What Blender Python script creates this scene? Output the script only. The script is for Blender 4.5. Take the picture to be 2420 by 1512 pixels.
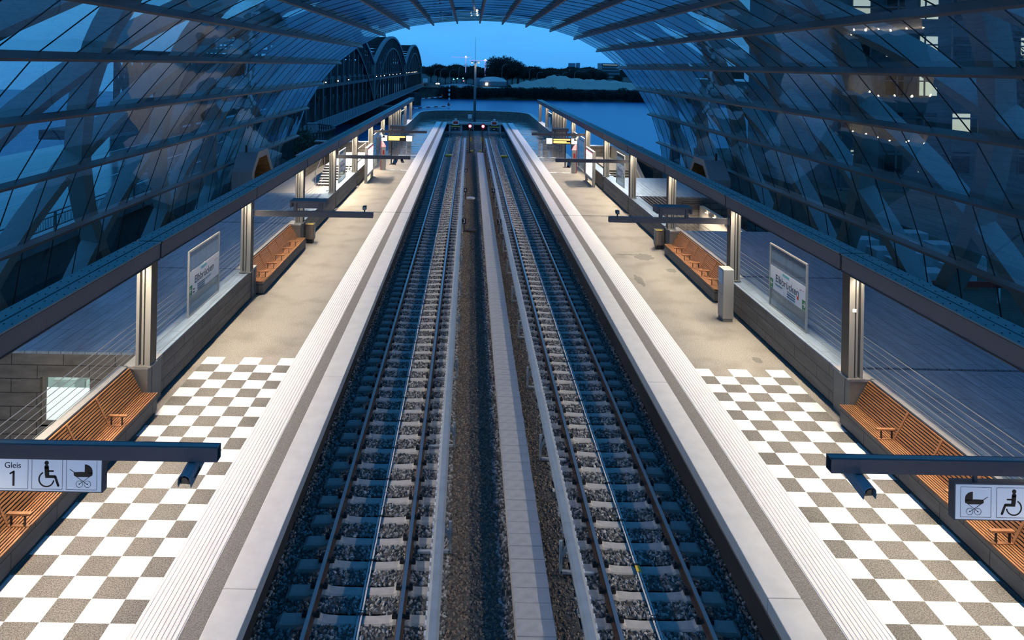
import bpy, bmesh, math, random
from mathutils import Vector, Matrix
RND = random.Random(11)
for o in list(bpy.data.objects):
    bpy.data.objects.remove(o)
sc = bpy.context.scene
COL = sc.collection
rad = math.radians

# ------------------------------------------------------------------ camera, sky, exposure
cd = bpy.data.cameras.new('camera')
cam = bpy.data.objects.new('camera', cd)
COL.objects.link(cam)
cam.location = (-0.78, 0, 8.0)
cam.rotation_euler = (rad(90), -0.0175, 0)
cd.sensor_width = 36
cd.lens = 36 * 1700 / 2420
cd.shift_x = (1210 - 1111) / 2420
cd.shift_y = -(756 - 155) / 2420
cd.clip_start = 0.1
cd.clip_end = 4000
sc.camera = cam
sc.view_settings.view_transform = 'Standard'
sc.view_settings.look = 'None'
sc.view_settings.exposure = 0.0
sc.view_settings.gamma = 1.0
sc.view_settings.use_curve_mapping = False
sc.cycles.max_bounces = 7
sc.cycles.diffuse_bounces = 3
sc.cycles.glossy_bounces = 3
sc.cycles.transmission_bounces = 4
sc.cycles.transparent_max_bounces = 14
sc.cycles.caustics_reflective = False
sc.cycles.caustics_refractive = False
sc.cycles.use_adaptive_sampling = True
sc.cycles.adaptive_threshold = 0.02
sc.cycles.use_denoising = True
sc.cycles.sample_clamp_indirect = 4.0

W = bpy.data.worlds.new('dusk')
sc.world = W
W.use_nodes = True
nt = W.node_tree
nt.nodes.clear()
def nd(t, typ, **kw):
    n = t.nodes.new(typ)
    for k, v in kw.items():
        setattr(n, k, v)
    return n
tc = nd(nt, 'ShaderNodeTexCoord')
sep = nd(nt, 'ShaderNodeSeparateXYZ')
nt.links.new(tc.outputs['Generated'], sep.inputs[0])
ramp = nd(nt, 'ShaderNodeValToRGB')
e = ramp.color_ramp.elements
e[0].position = 0.0; e[0].color = (0.036, 0.235, 0.56, 1)
e[1].position = 1.0; e[1].color = (0.008, 0.115, 0.36, 1)
e2 = e.new(0.05); e2.color = (0.052, 0.285, 0.62, 1)
e3 = e.new(0.22); e3.color = (0.022, 0.215, 0.52, 1)
nt.links.new(sep.outputs['Z'], ramp.inputs[0])
mp = nd(nt, 'ShaderNodeMapping')
mp.inputs['Scale'].default_value = (2.0, 2.0, 9.0)
nt.links.new(tc.outputs['Generated'], mp.inputs[0])
nz = nd(nt, 'ShaderNodeTexNoise')
nz.inputs['Scale'].default_value = 1.75
nz.inputs['Detail'].default_value = 6
nt.links.new(mp.outputs[0], nz.inputs[0])
cr = nd(nt, 'ShaderNodeValToRGB')
cr.color_ramp.elements[0].position = 0.40; cr.color_ramp.elements[0].color = (0, 0, 0, 1)
cr.color_ramp.elements[1].position = 0.72; cr.color_ramp.elements[1].color = (0.6, 0.6, 0.6, 1)
nt.links.new(nz.outputs[0], cr.inputs[0])
mx = nd(nt, 'ShaderNodeMixRGB')
mx.inputs[2].default_value = (0.050, 0.185, 0.46, 1)
nt.links.new(cr.outputs[0], mx.inputs[0])
nt.links.new(ramp.outputs[0], mx.inputs[1])
bg = nd(nt, 'ShaderNodeBackground')
bg.inputs['Strength'].default_value = 1.75
nt.links.new(mx.outputs[0], bg.inputs[0])
wo = nd(nt, 'ShaderNodeOutputWorld')
nt.links.new(bg.outputs[0], wo.inputs[0])

WARM = (1.0, 0.85, 0.65)
BEAM_W = 365.0       # watts of each 7.45 m light strip under the long beams

# ------------------------------------------------------------------ helpers
class MB:
    def __init__(s):
        s.v = []; s.f = []; s.m = []; s.cur = 0
    def add(s, vs, fs):
        n = len(s.v)
        s.v += [tuple(v) for v in vs]
        for f in fs:
            s.f.append([n + i for i in f]); s.m.append(s.cur)
        return s
    def box(s, x0, x1, y0, y1, z0, z1):
        if x0 > x1: x0, x1 = x1, x0
        return s.add([(x0,y0,z0),(x1,y0,z0),(x1,y1,z0),(x0,y1,z0),(x0,y0,z1),(x1,y0,z1),(x1,y1,z1),(x0,y1,z1)],
              [(3,2,1,0),(4,5,6,7),(0,1,5,4),(1,2,6,5),(2,3,7,6),(3,0,4,7)])
    def quad(s, a, b, c, d):
        return s.add([a, b, c, d], [(0, 1, 2, 3)])
    def bar(s, p0, p1, w, h, up=(0, 0, 1)):
        p0 = Vector(p0); p1 = Vector(p1); d = (p1 - p0).normalized(); up = Vector(up)
        a = d.cross(up)
        if a.length < 1e-4: a = d.cross(Vector((1, 0, 0)))
        a.normalize(); b = a.cross(d)
        a = a * w / 2; b = b * h / 2
        return s.add([p0-a-b, p0+a-b, p0+a+b, p0-a+b, p1-a-b, p1+a-b, p1+a+b, p1-a+b],
              [(3,2,1,0),(4,5,6,7),(0,1,5,4),(1,2,6,5),(2,3,7,6),(3,0,4,7)])
    def tube(s, p0, p1, r, n=8, r2=None):
        if r2 is None: r2 = r
        p0 = Vector(p0); p1 = Vector(p1); d = (p1 - p0).normalized()
        a = d.orthogonal().normalized(); b = d.cross(a)
        vs = []
        for p, q in ((p0, r), (p1, r2)):
            for i in range(n):
                t = 2 * math.pi * i / n
                vs.append(p + a * math.cos(t) * q + b * math.sin(t) * q)
        fs = [(i, (i+1) % n, n + (i+1) % n, n + i) for i in range(n)]
        fs += [tuple(range(n-1, -1, -1)), tuple(range(n, 2*n))]
        return s.add(vs, fs)
    def path(s, pts, r, n=6):
        for a, b in zip(pts, pts[1:]): s.tube(a, b, r, n)
        return s
    def prism(s, poly, ax, a, b):
        def P(p, t):
            return {'x': (t, p[0], p[1]), 'y': (p[0], t, p[1]), 'z': (p[0], p[1], t)}[ax]
        n = len(poly)
        return s.add([P(p, a) for p in poly] + [P(p, b) for p in poly],
              [(i, (i+1) % n, n + (i+1) % n, n + i) for i in range(n)] + [tuple(range(n-1, -1, -1)), tuple(range(n, 2*n))])
    def lathe(s, prof, c, n=12):
        vs = []
        for r, z in prof:
            for i in range(n):
                t = 2*math.pi*i/n
                vs.append((c[0]+r*math.cos(t), c[1]+r*math.sin(t), c[2]+z))
        fs = []
        for k in range(len(prof)-1):
            for i in range(n):
                fs.append((k*n+i, k*n+(i+1) % n, (k+1)*n+(i+1) % n, (k+1)*n+i))
        fs += [tuple(range(n-1, -1, -1)), tuple(range((len(prof)-1)*n, len(prof)*n))]
        return s.add(vs, fs)
    def build(s, name, mats, parent=None, smooth=False, bevel=0.0, loc=None):
        off = Vector((0, 0, 0))
        if parent is not None:
            p = parent
            while p is not None:
                off += p.location; p = p.parent
        elif loc is not None:
            off = Vector(loc)
        me = bpy.data.meshes.new(name)
        me.from_pydata([Vector(v) - off for v in s.v], [], s.f)
        if not isinstance(mats, (list, tuple)): mats = [mats]
        for m in mats: me.materials.append(m)
        if len(mats) > 1: me.polygons.foreach_set('material_index', s.m)
        bm = bmesh.new(); bm.from_mesh(me)
        bmesh.ops.recalc_face_normals(bm, faces=bm.faces)
        bm.to_mesh(me); bm.free()
        if smooth: me.polygons.foreach_set('use_smooth', [True] * len(me.polygons))
        o = bpy.data.objects.new(name, me)
        COL.objects.link(o)
        if parent is not None: o.parent = parent
        elif loc is not None: o.location = off
        if bevel:
            b = o.modifiers.new('bevel', 'BEVEL'); b.width = bevel; b.segments = 2; b.limit_method = 'ANGLE'
        return o

def tag(o, label=None, cat=None, group=None, kind=None):
    if label: o['label'] = label
    if cat: o['category'] = cat
    if group: o['group'] = group
    if kind: o['kind'] = kind
    return o
def thing(name, label, cat, loc=(0, 0, 0), group=None):
    o = bpy.data.objects.new(name, None)
    o.empty_display_size = 0.2
    COL.objects.link(o); o.location = loc
    return tag(o, label, cat, group)
def struct(o): o['kind'] = 'structure'; return o
def copy_tree(o, parent=None):
    c = o.copy(); COL.objects.link(c); c.parent = parent
    for ch in list(o.children): copy_tree(ch, c)
    return c

# ------------------------------------------------------------------ materials
def pm(name, col, rough=0.6, metal=0.0, var=0.0, scale=6.0, bump=0.0, bscale=40.0, emis=None, es=0.0, spec=0.5, stretch=None):
    m = bpy.data.materials.new(name); m.use_nodes = True
    t = m.node_tree; b = t.nodes['Principled BSDF']
    b.inputs['Base Color'].default_value = (*col, 1)
    b.inputs['Roughness'].default_value = rough
    b.inputs['Metallic'].default_value = metal
    b.inputs['Specular IOR Level'].default_value = spec
    if emis:
        b.inputs['Emission Color'].default_value = (*emis, 1); b.inputs['Emission Strength'].default_value = es
    if var or bump:
        c = nd(t, 'ShaderNodeTexCoord')
        src = c.outputs['Object']
        if stretch:
            mpp = nd(t, 'ShaderNodeMapping'); mpp.inputs['Scale'].default_value = stretch
            t.links.new(src, mpp.inputs[0]); src = mpp.outputs[0]
    if var:
        n = nd(t, 'ShaderNodeTexNoise'); n.inputs['Scale'].default_value = scale; n.inputs['Detail'].default_value = 5
        t.links.new(src, n.inputs[0])
        r = nd(t, 'ShaderNodeValToRGB')
        r.color_ramp.elements[0].position = 0.3; r.color_ramp.elements[1].position = 0.7
        r.color_ramp.elements[0].color = (*[max(0, x*(1-var)) for x in col], 1)
        r.color_ramp.elements[1].color = (*[min(1, x*(1+var)) for x in col], 1)
        t.links.new(n.outputs[0], r.inputs[0]); t.links.new(r.outputs[0], b.inputs['Base Color'])
    if bump:
        n2 = nd(t, 'ShaderNodeTexNoise'); n2.inputs['Scale'].default_value = bscale; n2.inputs['Detail'].default_value = 3
        t.links.new(src, n2.inputs[0])
        bu = nd(t, 'ShaderNodeBump'); bu.inputs['Strength'].default_value = bump; bu.inputs['Distance'].default_value = 0.02
        t.links.new(n2.outputs[0], bu.inputs['Height']); t.links.new(bu.outputs[0], b.inputs['Normal'])
    return m

def glow(name, col, s):
    return pm(name, (0.8, 0.8, 0.8), 0.5, emis=col, es=s)

def brick_mat(name, c1, c2, line, bw, rh, mode, mortar=0.012, rough=0.55, off=0.5):
    """panel cladding: mode 'side' runs along x+y and z, 'deck' runs along y and x"""
    m = bpy.data.materials.new(name); m.use_nodes = True
    t = m.node_tree; b = t.nodes['Principled BSDF']
    b.inputs['Roughness'].default_value = rough
    c = nd(t, 'ShaderNodeTexCoord'); s = nd(t, 'ShaderNodeSeparateXYZ'); k = nd(t, 'ShaderNodeCombineXYZ')
    t.links.new(c.outputs['Object'], s.inputs[0])
    if mode == 'side':
        a = nd(t, 'ShaderNodeMath', operation='ADD'); t.links.new(s.outputs[0], a.inputs[0]); t.links.new(s.outputs[1], a.inputs[1])
        t.links.new(a.outputs[0], k.inputs[0]); t.links.new(s.outputs[2], k.inputs[1])
    else:
        t.links.new(s.outputs[1], k.inputs[0]); t.links.new(s.outputs[0], k.inputs[1])
    br = nd(t, 'ShaderNodeTexBrick'); br.offset = off
    br.inputs['Scale'].default_value = 1.0
    br.inputs['Brick Width'].default_value = bw; br.inputs['Row Height'].default_value = rh
    br.inputs['Mortar Size'].default_value = mortar; br.inputs['Mortar Smooth'].default_value = 0.0
    br.inputs['Color1'].default_value = (*c1, 1); br.inputs['Color2'].default_value = (*c2, 1)
    br.inputs['Mortar'].default_value = (*line, 1)
    t.links.new(k.outputs[0], br.inputs[0])
    n = nd(t, 'ShaderNodeTexNoise'); n.inputs['Scale'].default_value = 2.2; n.inputs['Detail'].default_value = 6
    mp2 = nd(t, 'ShaderNodeMapping'); mp2.inputs['Scale'].default_value = (1, 0.35, 3.0) if mode == 'side' else (4, 0.4, 1)
    t.links.new(c.outputs['Object'], mp2.inputs[0]); t.links.new(mp2.outputs[0], n.inputs[0])
    r = nd(t, 'ShaderNodeValToRGB')
    r.color_ramp.elements[0].position = 0.3; r.color_ramp.elements[0].color = (0.7, 0.7, 0.7, 1)
    r.color_ramp.elements[1].position = 0.7; r.color_ramp.elements[1].color = (1.2, 1.2, 1.2, 1)
    t.links.new(n.outputs[0], r.inputs[0])
    mm = nd(t, 'ShaderNodeMixRGB', blend_type='MULTIPLY'); mm.inputs[0].default_value = 1.0
    t.links.new(br.outputs[0], mm.inputs[1]); t.links.new(r.outputs[0], mm.inputs[2])
    t.links.new(mm.outputs[0], b.inputs['Base Color'])
    return m

def platform_mat(name, dark, light, wet_from=62.0):
    """speckled asphalt, rain-wet where it lies outside the roof"""
    m = bpy.data.materials.new(name); m.use_nodes = True
    t = m.node_tree; b = t.nodes['Principled BSDF']
    c = nd(t, 'ShaderNodeTexCoord')
    n = nd(t, 'ShaderNodeTexNoise'); n.inputs['Scale'].default_value = 55; n.inputs['Detail'].default_value = 2
    t.links.new(c.outputs['Object'], n.inputs[0])
    r = nd(t, 'ShaderNodeValToRGB')
    r.color_ramp.elements[0].position = 0.36; r.color_ramp.elements[0].color = (*dark, 1)
    r.color_ramp.elements[1].position = 0.64; r.color_ramp.elements[1].color = (*light, 1)
    t.links.new(n.outputs[0], r.inputs[0])
    n2 = nd(t, 'ShaderNodeTexNoise'); n2.inputs['Scale'].default_value = 0.9; n2.inputs['Detail'].default_value = 7
    t.links.new(c.outputs['Object'], n2.inputs[0])
    r2 = nd(t, 'ShaderNodeValToRGB')
    r2.color_ramp.elements[0].position = 0.30; r2.color_ramp.elements[0].color = (0.74, 0.73, 0.71, 1)
    r2.color_ramp.elements[1].position = 0.52; r2.color_ramp.elements[1].color = (1, 1, 1, 1)
    t.links.new(n2.outputs[0], r2.inputs[0])
    mm = nd(t, 'ShaderNodeMixRGB', blend_type='MULTIPLY'); mm.inputs[0].default_value = 1
    t.links.new(r.outputs[0], mm.inputs[1]); t.links.new(r2.outputs[0], mm.inputs[2])
    s = nd(t, 'ShaderNodeSeparateXYZ'); t.links.new(c.outputs['Object'], s.inputs[0])
    n3 = nd(t, 'ShaderNodeTexNoise'); n3.inputs['Scale'].default_value = 0.5; n3.inputs['Detail'].default_value = 4
    t.links.new(c.outputs['Object'], n3.inputs[0])
    ad = nd(t, 'ShaderNodeMath', operation='MULTIPLY_ADD'); ad.inputs[1].default_value = 9.0
    t.links.new(n3.outputs[0], ad.inputs[0]); t.links.new(s.outputs[1], ad.inputs[2])
    mr = nd(t, 'ShaderNodeMapRange'); mr.inputs[1].default_value = wet_from + 2.0; mr.inputs[2].default_value = wet_from + 5.0
    t.links.new(ad.outputs[0], mr.inputs[0])
    wet = nd(t, 'ShaderNodeMixRGB', blend_type='MULTIPLY'); wet.inputs[2].default_value = (0.55, 0.52, 0.5, 1)
    t.links.new(mr.outputs[0], wet.inputs[0]); t.links.new(mm.outputs[0], wet.inputs[1])
    t.links.new(wet.outputs[0], b.inputs['Base Color'])
    n4 = nd(t, 'ShaderNodeTexNoise'); n4.inputs['Scale'].default_value = 0.8; n4.inputs['Detail'].default_value = 3
    mp4 = nd(t, 'ShaderNodeMapping'); mp4.inputs['Scale'].default_value = (0.4, 1.2, 1)
    t.links.new(c.outputs['Object'], mp4.inputs[0]); t.links.new(mp4.outputs[0], n4.inputs[0])
    wr = nd(t, 'ShaderNodeMapRange'); wr.inputs[1].default_value = 0.4; wr.inputs[2].default_value = 0.68
    wr.inputs[3].default_value = 0.06; wr.inputs[4].default_value = 0.34
    t.links.new(n4.outputs[0], wr.inputs[0])
    ro = nd(t, 'ShaderNodeMix'); ro.inputs[2].default_value = 0.75
    t.links.new(mr.outputs[0], ro.inputs[0]); t.links.new(wr.outputs[0], ro.inputs[3])
    t.links.new(ro.outputs[0], b.inputs['Roughness'])
    return m

def glass_mat(name, base=0.07, tint=(0.86, 0.93, 0.97), dirt=0.05, wav=0.06, power=3.2, top=0.95):
    m = bpy.data.materials.new(name); m.use_nodes = True
    t = m.node_tree; t.nodes.clear()
    out = nd(t, 'ShaderNodeOutputMaterial')
    tr = nd(t, 'ShaderNodeBsdfTransparent'); tr.inputs[0].default_value = (*tint, 1)
    gl = nd(t, 'ShaderNodeBsdfGlossy'); gl.inputs['Roughness'].default_value = 0.015
    df = nd(t, 'ShaderNodeBsdfDiffuse'); df.inputs[0].default_value = (0.55, 0.55, 0.55, 1)
    lw = nd(t, 'ShaderNodeLayerWeight'); lw.inputs[0].default_value = 0.5
    pw = nd(t, 'ShaderNodeMath', operation='POWER'); pw.inputs[1].default_value = power
    t.links.new(lw.outputs['Facing'], pw.inputs[0])
    mr = nd(t, 'ShaderNodeMapRange'); mr.inputs[3].default_value = base; mr.inputs[4].default_value = top
    t.links.new(pw.outputs[0], mr.inputs[0])
    c = nd(t, 'ShaderNodeTexCoord')
    if wav:
        n = nd(t, 'ShaderNodeTexNoise'); n.inputs['Scale'].default_value = 0.55; n.inputs['Detail'].default_value = 1
        t.links.new(c.outputs['Object'], n.inputs[0])
        bu = nd(t, 'ShaderNodeBump'); bu.inputs['Strength'].default_value = wav; bu.inputs['Distance'].default_value = 0.12
        t.links.new(n.outputs[0], bu.inputs['Height']); t.links.new(bu.outputs[0], gl.inputs['Normal'])
    m1 = nd(t, 'ShaderNodeMixShader')
    t.links.new(mr.outputs[0], m1.inputs[0]); t.links.new(tr.outputs[0], m1.inputs[1]); t.links.new(gl.outputs[0], m1.inputs[2])
    last = m1
    if dirt:
        mp = nd(t, 'ShaderNodeMapping'); mp.inputs['Scale'].default_value = (0.5, 7.0, 0.3)
        t.links.new(c.outputs['Object'], mp.inputs[0])
        n2 = nd(t, 'ShaderNodeTexNoise'); n2.inputs['Scale'].default_value = 1.5; n2.inputs['Detail'].default_value = 5
        t.links.new(mp.outputs[0], n2.inputs[0])
        r = nd(t, 'ShaderNodeMapRange'); r.inputs[1].default_value = 0.42; r.inputs[2].default_value = 0.75
        r.inputs[3].default_value = dirt * 0.2; r.inputs[4].default_value = dirt * 2.4
        t.links.new(n2.outputs[0], r.inputs[0])
        m2 = nd(t, 'ShaderNodeMixShader')
        t.links.new(r.outputs[0], m2.inputs[0]); t.links.new(m1.outputs[0], m2.inputs[1]); t.links.new(df.outputs[0], m2.inputs[2])
        last = m2
    t.links.new(last.outputs[0], out.inputs[0])
    return m

M = {}
M['asphalt'] = platform_mat('platform asphalt', (0.13, 0.121, 0.106), (0.37, 0.345, 0.30))
M['asphaltdark'] = platform_mat('chequer dark paving', (0.07, 0.066, 0.059), (0.235, 0.22, 0.195))
M['coping'] = pm('white concrete coping', (0.62, 0.61, 0.59), 0.6, var=0.06, scale=3, bump=0.05)
M['band'] = pm('grey speckled band', (0.20, 0.185, 0.165), 0.7, var=0.5, scale=60)
M['tactile'] = pm('white ribbed tactile paving', (0.76, 0.74, 0.71), 0.55, var=0.04, scale=4)
M['white_tile'] = pm('white paving tile', (0.78, 0.76, 0.72), 0.5, var=0.03, scale=3)
M['dark'] = pm('dark shadow gap', (0.015, 0.015, 0.017), 0.8)
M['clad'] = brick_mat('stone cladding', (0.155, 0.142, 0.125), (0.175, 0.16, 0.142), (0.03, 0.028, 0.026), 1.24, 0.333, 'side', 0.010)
M['cladtop'] = brick_mat('stone deck with sky tint', (0.25, 0.32, 0.385), (0.275, 0.345, 0.41), (0.10, 0.10, 0.11), 1.24, 0.29, 'deck', 0.008, rough=0.3)  # grey stone with the blue cast of the sky put into its colour
M['pillar'] = pm('grey metal casing', (0.22, 0.21, 0.19), 0.45, metal=0.2)
M['cap'] = pm('light concrete cap', (0.38, 0.37, 0.35), 0.6, var=0.08)
M['steel'] = pm('column steel paint', (0.35, 0.335, 0.30), 0.4, metal=0.3)
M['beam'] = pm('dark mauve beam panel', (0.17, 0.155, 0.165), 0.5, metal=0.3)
M['beamtop'] = pm('beam lid with sky tint', (0.24, 0.32, 0.31), 0.55, var=0.06, scale=2)  # teal of the sky light is put into the lid colour
M['arm'] = pm('dark cantilever arm', (0.12, 0.115, 0.125), 0.45, metal=0.3)
M['wood'] = pm('oiled hardwood', (0.36, 0.155, 0.06), 0.5, var=0.25, scale=3, stretch=(6, 0.6, 6))
M['black'] = pm('black metal', (0.02, 0.02, 0.022), 0.45)
M['rail'] = pm('rusty rail web', (0.10, 0.06, 0.042), 0.7, metal=0.3, var=0.3, scale=8)
M['railtop'] = pm('polished rail head', (0.42, 0.40, 0.40), 0.28, metal=0.9)
M['sleeper'] = pm('concrete sleeper', (0.40, 0.385, 0.36), 0.75, var=0.12, scale=9)
M['ballast'] = pm('ballast bed', (0.07, 0.066, 0.06), 0.9, var=0.5, scale=14, bump=1.0, bscale=18)
M['slab'] = pm('trough slab concrete', (0.42, 0.40, 0.385), 0.7, var=0.10, scale=7)
M['zinc'] = pm('galvanised rail cover', (0.40, 0.43, 0.45), 0.5, metal=0.3, var=0.08, scale=5)
M['white'] = pm('white enamel', (0.80, 0.80, 0.80), 0.4)
M['ink'] = pm('black print', (0.01, 0.01, 0.01), 0.5)
M['red'] = pm('red enamel', (0.55, 0.03, 0.02), 0.4)
M['green'] = pm('green sign print', (0.02, 0.22, 0.09), 0.5)
M['teal'] = pm('teal print', (0.10, 0.45, 0.47), 0.5)
M['yellow'] = pm('yellow paint', (0.75, 0.48, 0.04), 0.5)
M['silver'] = pm('brushed aluminium', (0.55, 0.53, 0.49), 0.35, metal=0.6)
M['cctv'] = pm('grey camera housing', (0.30, 0.33, 0.36), 0.4)
M['glass'] = glass_mat('clear sign glass', 0.10, (0.88, 0.95, 0.94), 0.03, 0.0)
M['vault'] = glass_mat('vault glazing', 0.22, (0.82, 0.97, 0.97), 0.022, 0.10, 2.1, 0.86)
M['purlin'] = pm('grey purlin steel', (0.18, 0.165, 0.155), 0.45, metal=0.2)
M['rib'] = pm('outer rib steel', (0.42, 0.41, 0.40), 0.5, metal=0.1)
M['gasket'] = pm('black glazing gasket', (0.012, 0.012, 0.014), 0.6)
M['lampface'] = glow('led diffuser', (1.0, 0.84, 0.62), 13.0)
M['whiteglow'] = glow('lit white panel', (1.0, 0.95, 0.86), 4.0)
M['poster'] = glow('lit poster', (1.0, 0.97, 0.90), 1.1)
M['amber'] = glow('amber led text', (1.0, 0.52, 0.06), 3.0)
M['redglow'] = glow('red signal lens', (1.0, 0.03, 0.05), 30.0)
M['pinkglow'] = glow('lit red header', (1.0, 0.18, 0.16), 1.4)
M['mast'] = pm('grey mast paint', (0.16, 0.17, 0.18), 0.5)
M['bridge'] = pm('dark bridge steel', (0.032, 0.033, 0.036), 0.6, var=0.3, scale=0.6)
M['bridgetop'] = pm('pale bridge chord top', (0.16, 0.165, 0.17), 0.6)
M['road'] = pm('wet road', (0.26, 0.265, 0.27), 0.12, var=0.2, scale=0.4)
M['conc'] = pm('weathered concrete', (0.16, 0.155, 0.145), 0.75, var=0.25, scale=0.8)
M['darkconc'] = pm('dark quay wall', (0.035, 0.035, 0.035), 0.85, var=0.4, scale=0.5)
M['earth'] = pm('dark bank soil', (0.045, 0.042, 0.032), 0.95, var=0.5, scale=0.3)
M['sand'] = pm('pale sand', (0.42, 0.36, 0.29), 0.95, var=0.1, scale=0.1)
M['twig'] = pm('bare twigs', (0.030, 0.030, 0.024), 0.9)
M['leaf'] = pm('dark green leaves', (0.028, 0.05, 0.025), 0.8)
M['bark'] = pm('bark', (0.03, 0.026, 0.02), 0.9)
M['warmdot'] = glow('warm lamp', (1.0, 0.75, 0.45), 25.0)
M['coolbuild'] = pm('pale grey facade', (0.22, 0.23, 0.25), 0.6)
M['darkbuild'] = pm('dark brown facade', (0.10, 0.075, 0.07), 0.7, var=0.2, scale=0.2)
M['winlit'] = glow('lit window', (0.95, 0.92, 0.70), 0.9)
M['wininner'] = pm('white room paint', (0.82, 0.86, 0.85), 0.7)
M['pane_dark'] = pm('dark window', (0.02, 0.025, 0.03), 0.15)

def text(body, size, fn, mat, parent, name='lettering', align='CENTER', sx=1.0, thick=0.0015):
    """letters as a thin mesh; fn maps the flat text plane (a, b, depth) to the world"""
    cu = bpy.data.curves.new('txt', 'FONT'); cu.body = body; cu.size = size; cu.align_x = align; cu.align_y = 'CENTER'
    cu.extrude = thick
    to = bpy.data.objects.new('txt', cu); COL.objects.link(to)
    me = bpy.data.meshes.new_from_object(to)
    mb = MB()
    mb.add([fn(v.co.x * sx, v.co.y, v.co.z) for v in me.vertices], [tuple(p.vertices) for p in me.polygons])
    bpy.data.objects.remove(to); bpy.data.curves.remove(cu); bpy.data.meshes.remove(me)
    return mb.build(name, mat, parent)

class Flat:
    """flat pictogram shapes with a little depth on a plane given by fn(a, b, d)"""
    def __init__(s, fn): s.mb = MB(); s.fn = fn; s.d = 0.0018
    def poly(s, pts):
        n = len(pts)
        s.mb.add([s.fn(a, b, s.d) for a, b in pts] + [s.fn(a, b, -0.001) for a, b in pts],
                 [tuple(range(n)), tuple(range(2*n-1, n-1, -1))] + [(i, (i+1) % n, n+(i+1) % n, n+i) for i in range(n)])
    def disc(s, a, b, r, n=20): s.poly([(a+r*math.cos(2*math.pi*i/n), b+r*math.sin(2*math.pi*i/n)) for i in range(n)])
    def line(s, p, q, w):
        d = Vector((q[0]-p[0], q[1]-p[1])); d.normalize(); o = Vector((-d.y, d.x)) * w/2
        s.poly([(p[0]-o.x, p[1]-o.y), (q[0]-o.x, q[1]-o.y), (q[0]+o.x, q[1]+o.y), (p[0]+o.x, p[1]+o.y)])
    def arc(s, a, b, r, w, t0, t1, n=28):
        for i in range(n):
            u, v = t0+(t1-t0)*i/n, t0+(t1-t0)*(i+1)/n
            s.poly([(a+(r-w/2)*math.cos(u), b+(r-w/2)*math.sin(u)), (a+(r+w/2)*math.cos(u), b+(r+w/2)*math.sin(u)),
                    (a+(r+w/2)*math.cos(v), b+(r+w/2)*math.sin(v)), (a+(r-w/2)*math.cos(v), b+(r-w/2)*math.sin(v))])
    def frame(s, a0, a1, b0, b1, w):
        s.line((a0, b0), (a1, b0), w); s.line((a0, b1), (a1, b1), w); s.line((a0, b0), (a0, b1), w); s.line((a1, b0), (a1, b1), w)

SIDES = ((-1, 'left'), (1, 'right'))
COLY = [1.6 + 7.45 * k for k in range(9)]           # 1.6 ... 61.2
CLUSTER = [67.0, 69.1, 71.3, 73.6, 75.6]
LAST = [82.2, 90.0]
END = 101.5

# ------------------------------------------------------------------ ground, water and platforms
def plat_poly(sd):
    return [(sd*3.98, -4), (sd*8.35, -4), (sd*8.35, END), (sd*3.98, END)]
for sd, nm in SIDES:
    mb = MB().prism(plat_poly(sd), 'z', -0.45, 0.0)
    struct(mb.build('floor', M['asphalt']))
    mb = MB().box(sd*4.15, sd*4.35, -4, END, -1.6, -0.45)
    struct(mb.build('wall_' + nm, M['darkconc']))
    # coping slabs with joints, overhanging the track
    mb = MB(); y = -4.0
    while y < END:
        y1 = min(y + 7.45, END)
        mb.box(sd*3.87, sd*4.39, y + 0.012, y1, -0.22, 0.012)
        y = y1
    struct(mb.build('trim', M['coping'], bevel=0.012))
    mb = MB().box(sd*4.392, sd*4.675, -4, END, -0.1, 0.004)
    struct(mb.build('trim', M['band']))
    mb = MB().box(sd*4.68, sd*5.38, -4, END, -0.1, 0.006)
    for k in range(10):
        x = 4.715 + k * 0.07
        mb.prism([(sd*(x-0.024), 0.005), (sd*(x-0.014), 0.013), (sd*(x+0.014), 0.013), (sd*(x+0.024), 0.005)], 'y', -4, END)
    struct(mb.build('trim', M['tactile']))
    # chequered boarding area, five columns of half-metre tiles
    mb = MB()
    for r in range(34):
        y1 = (19.46 if sd < 0 else 19.24) - r * 0.463
        for c in range(5):
            if (c + r) % 2 == 0:
                x0 = 5.25 + c * 0.5
                mb.box(sd*max(x0, 5.385), sd*(x0 + 0.5), y1 - 0.463, y1, -0.02, 0.004)
    struct(mb.build('trim', M['white_tile']))
    yt = 19.46 if sd < 0 else 19.24
    struct(MB().box(sd*5.382, sd*7.745, yt - 34*0.463, yt - 0.463, -0.02, 0.002).build('trim', M['asphaltdark']))
    # white cross lines
    mb = MB()
    for y in (54.45, 63.4):
        mb.box(sd*5.39, sd*6.9, y - 0.05, y + 0.05, -0.02, 0.008)
        mb.box(sd*5.39, sd*5.9, y - 0.17, y + 0.17, -0.02, 0.009)
        mb.box(sd*6.35, sd*6.95, y - 0.17, y + 0.17, -0.02, 0.009)
    mb.box(sd*6.9, sd*8.0, 63.35, 63.45, -0.02, 0.008)
    struct(mb.build('trim', M['white_tile']))
# expansion joint lines across both platforms
for sd, nm in SIDES:
    mb = MB().box(sd*3.86, sd*8.0, 38.84, 38.87, 0.0, 0.0145)
    struct(mb.build('trim', M['dark']))

# dark damp stains on the right platform
for cx, cy, rx, ry in ((6.75, 30.6, 0.42, 0.55), (7.35, 28.6, 0.22, 0.3), (7.3, 19.9, 0.13, 0.22), (6.1, 30.9, 0.5, 0.12), (5.75, 27.2, 0.16, 0.7)):
    rs_ = random.Random(int(cx*100)); pp = []
    for k in range(26):
        q = k/26*2*math.pi; f = rs_.uniform(0.7, 1.15)
        pp.append((cx + rx*f*math.cos(q), cy + ry*f*math.sin(q)))
    struct(MB().prism(pp, 'z', -0.01, 0.0015).build('trim', M['asphaltdark']))

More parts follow.
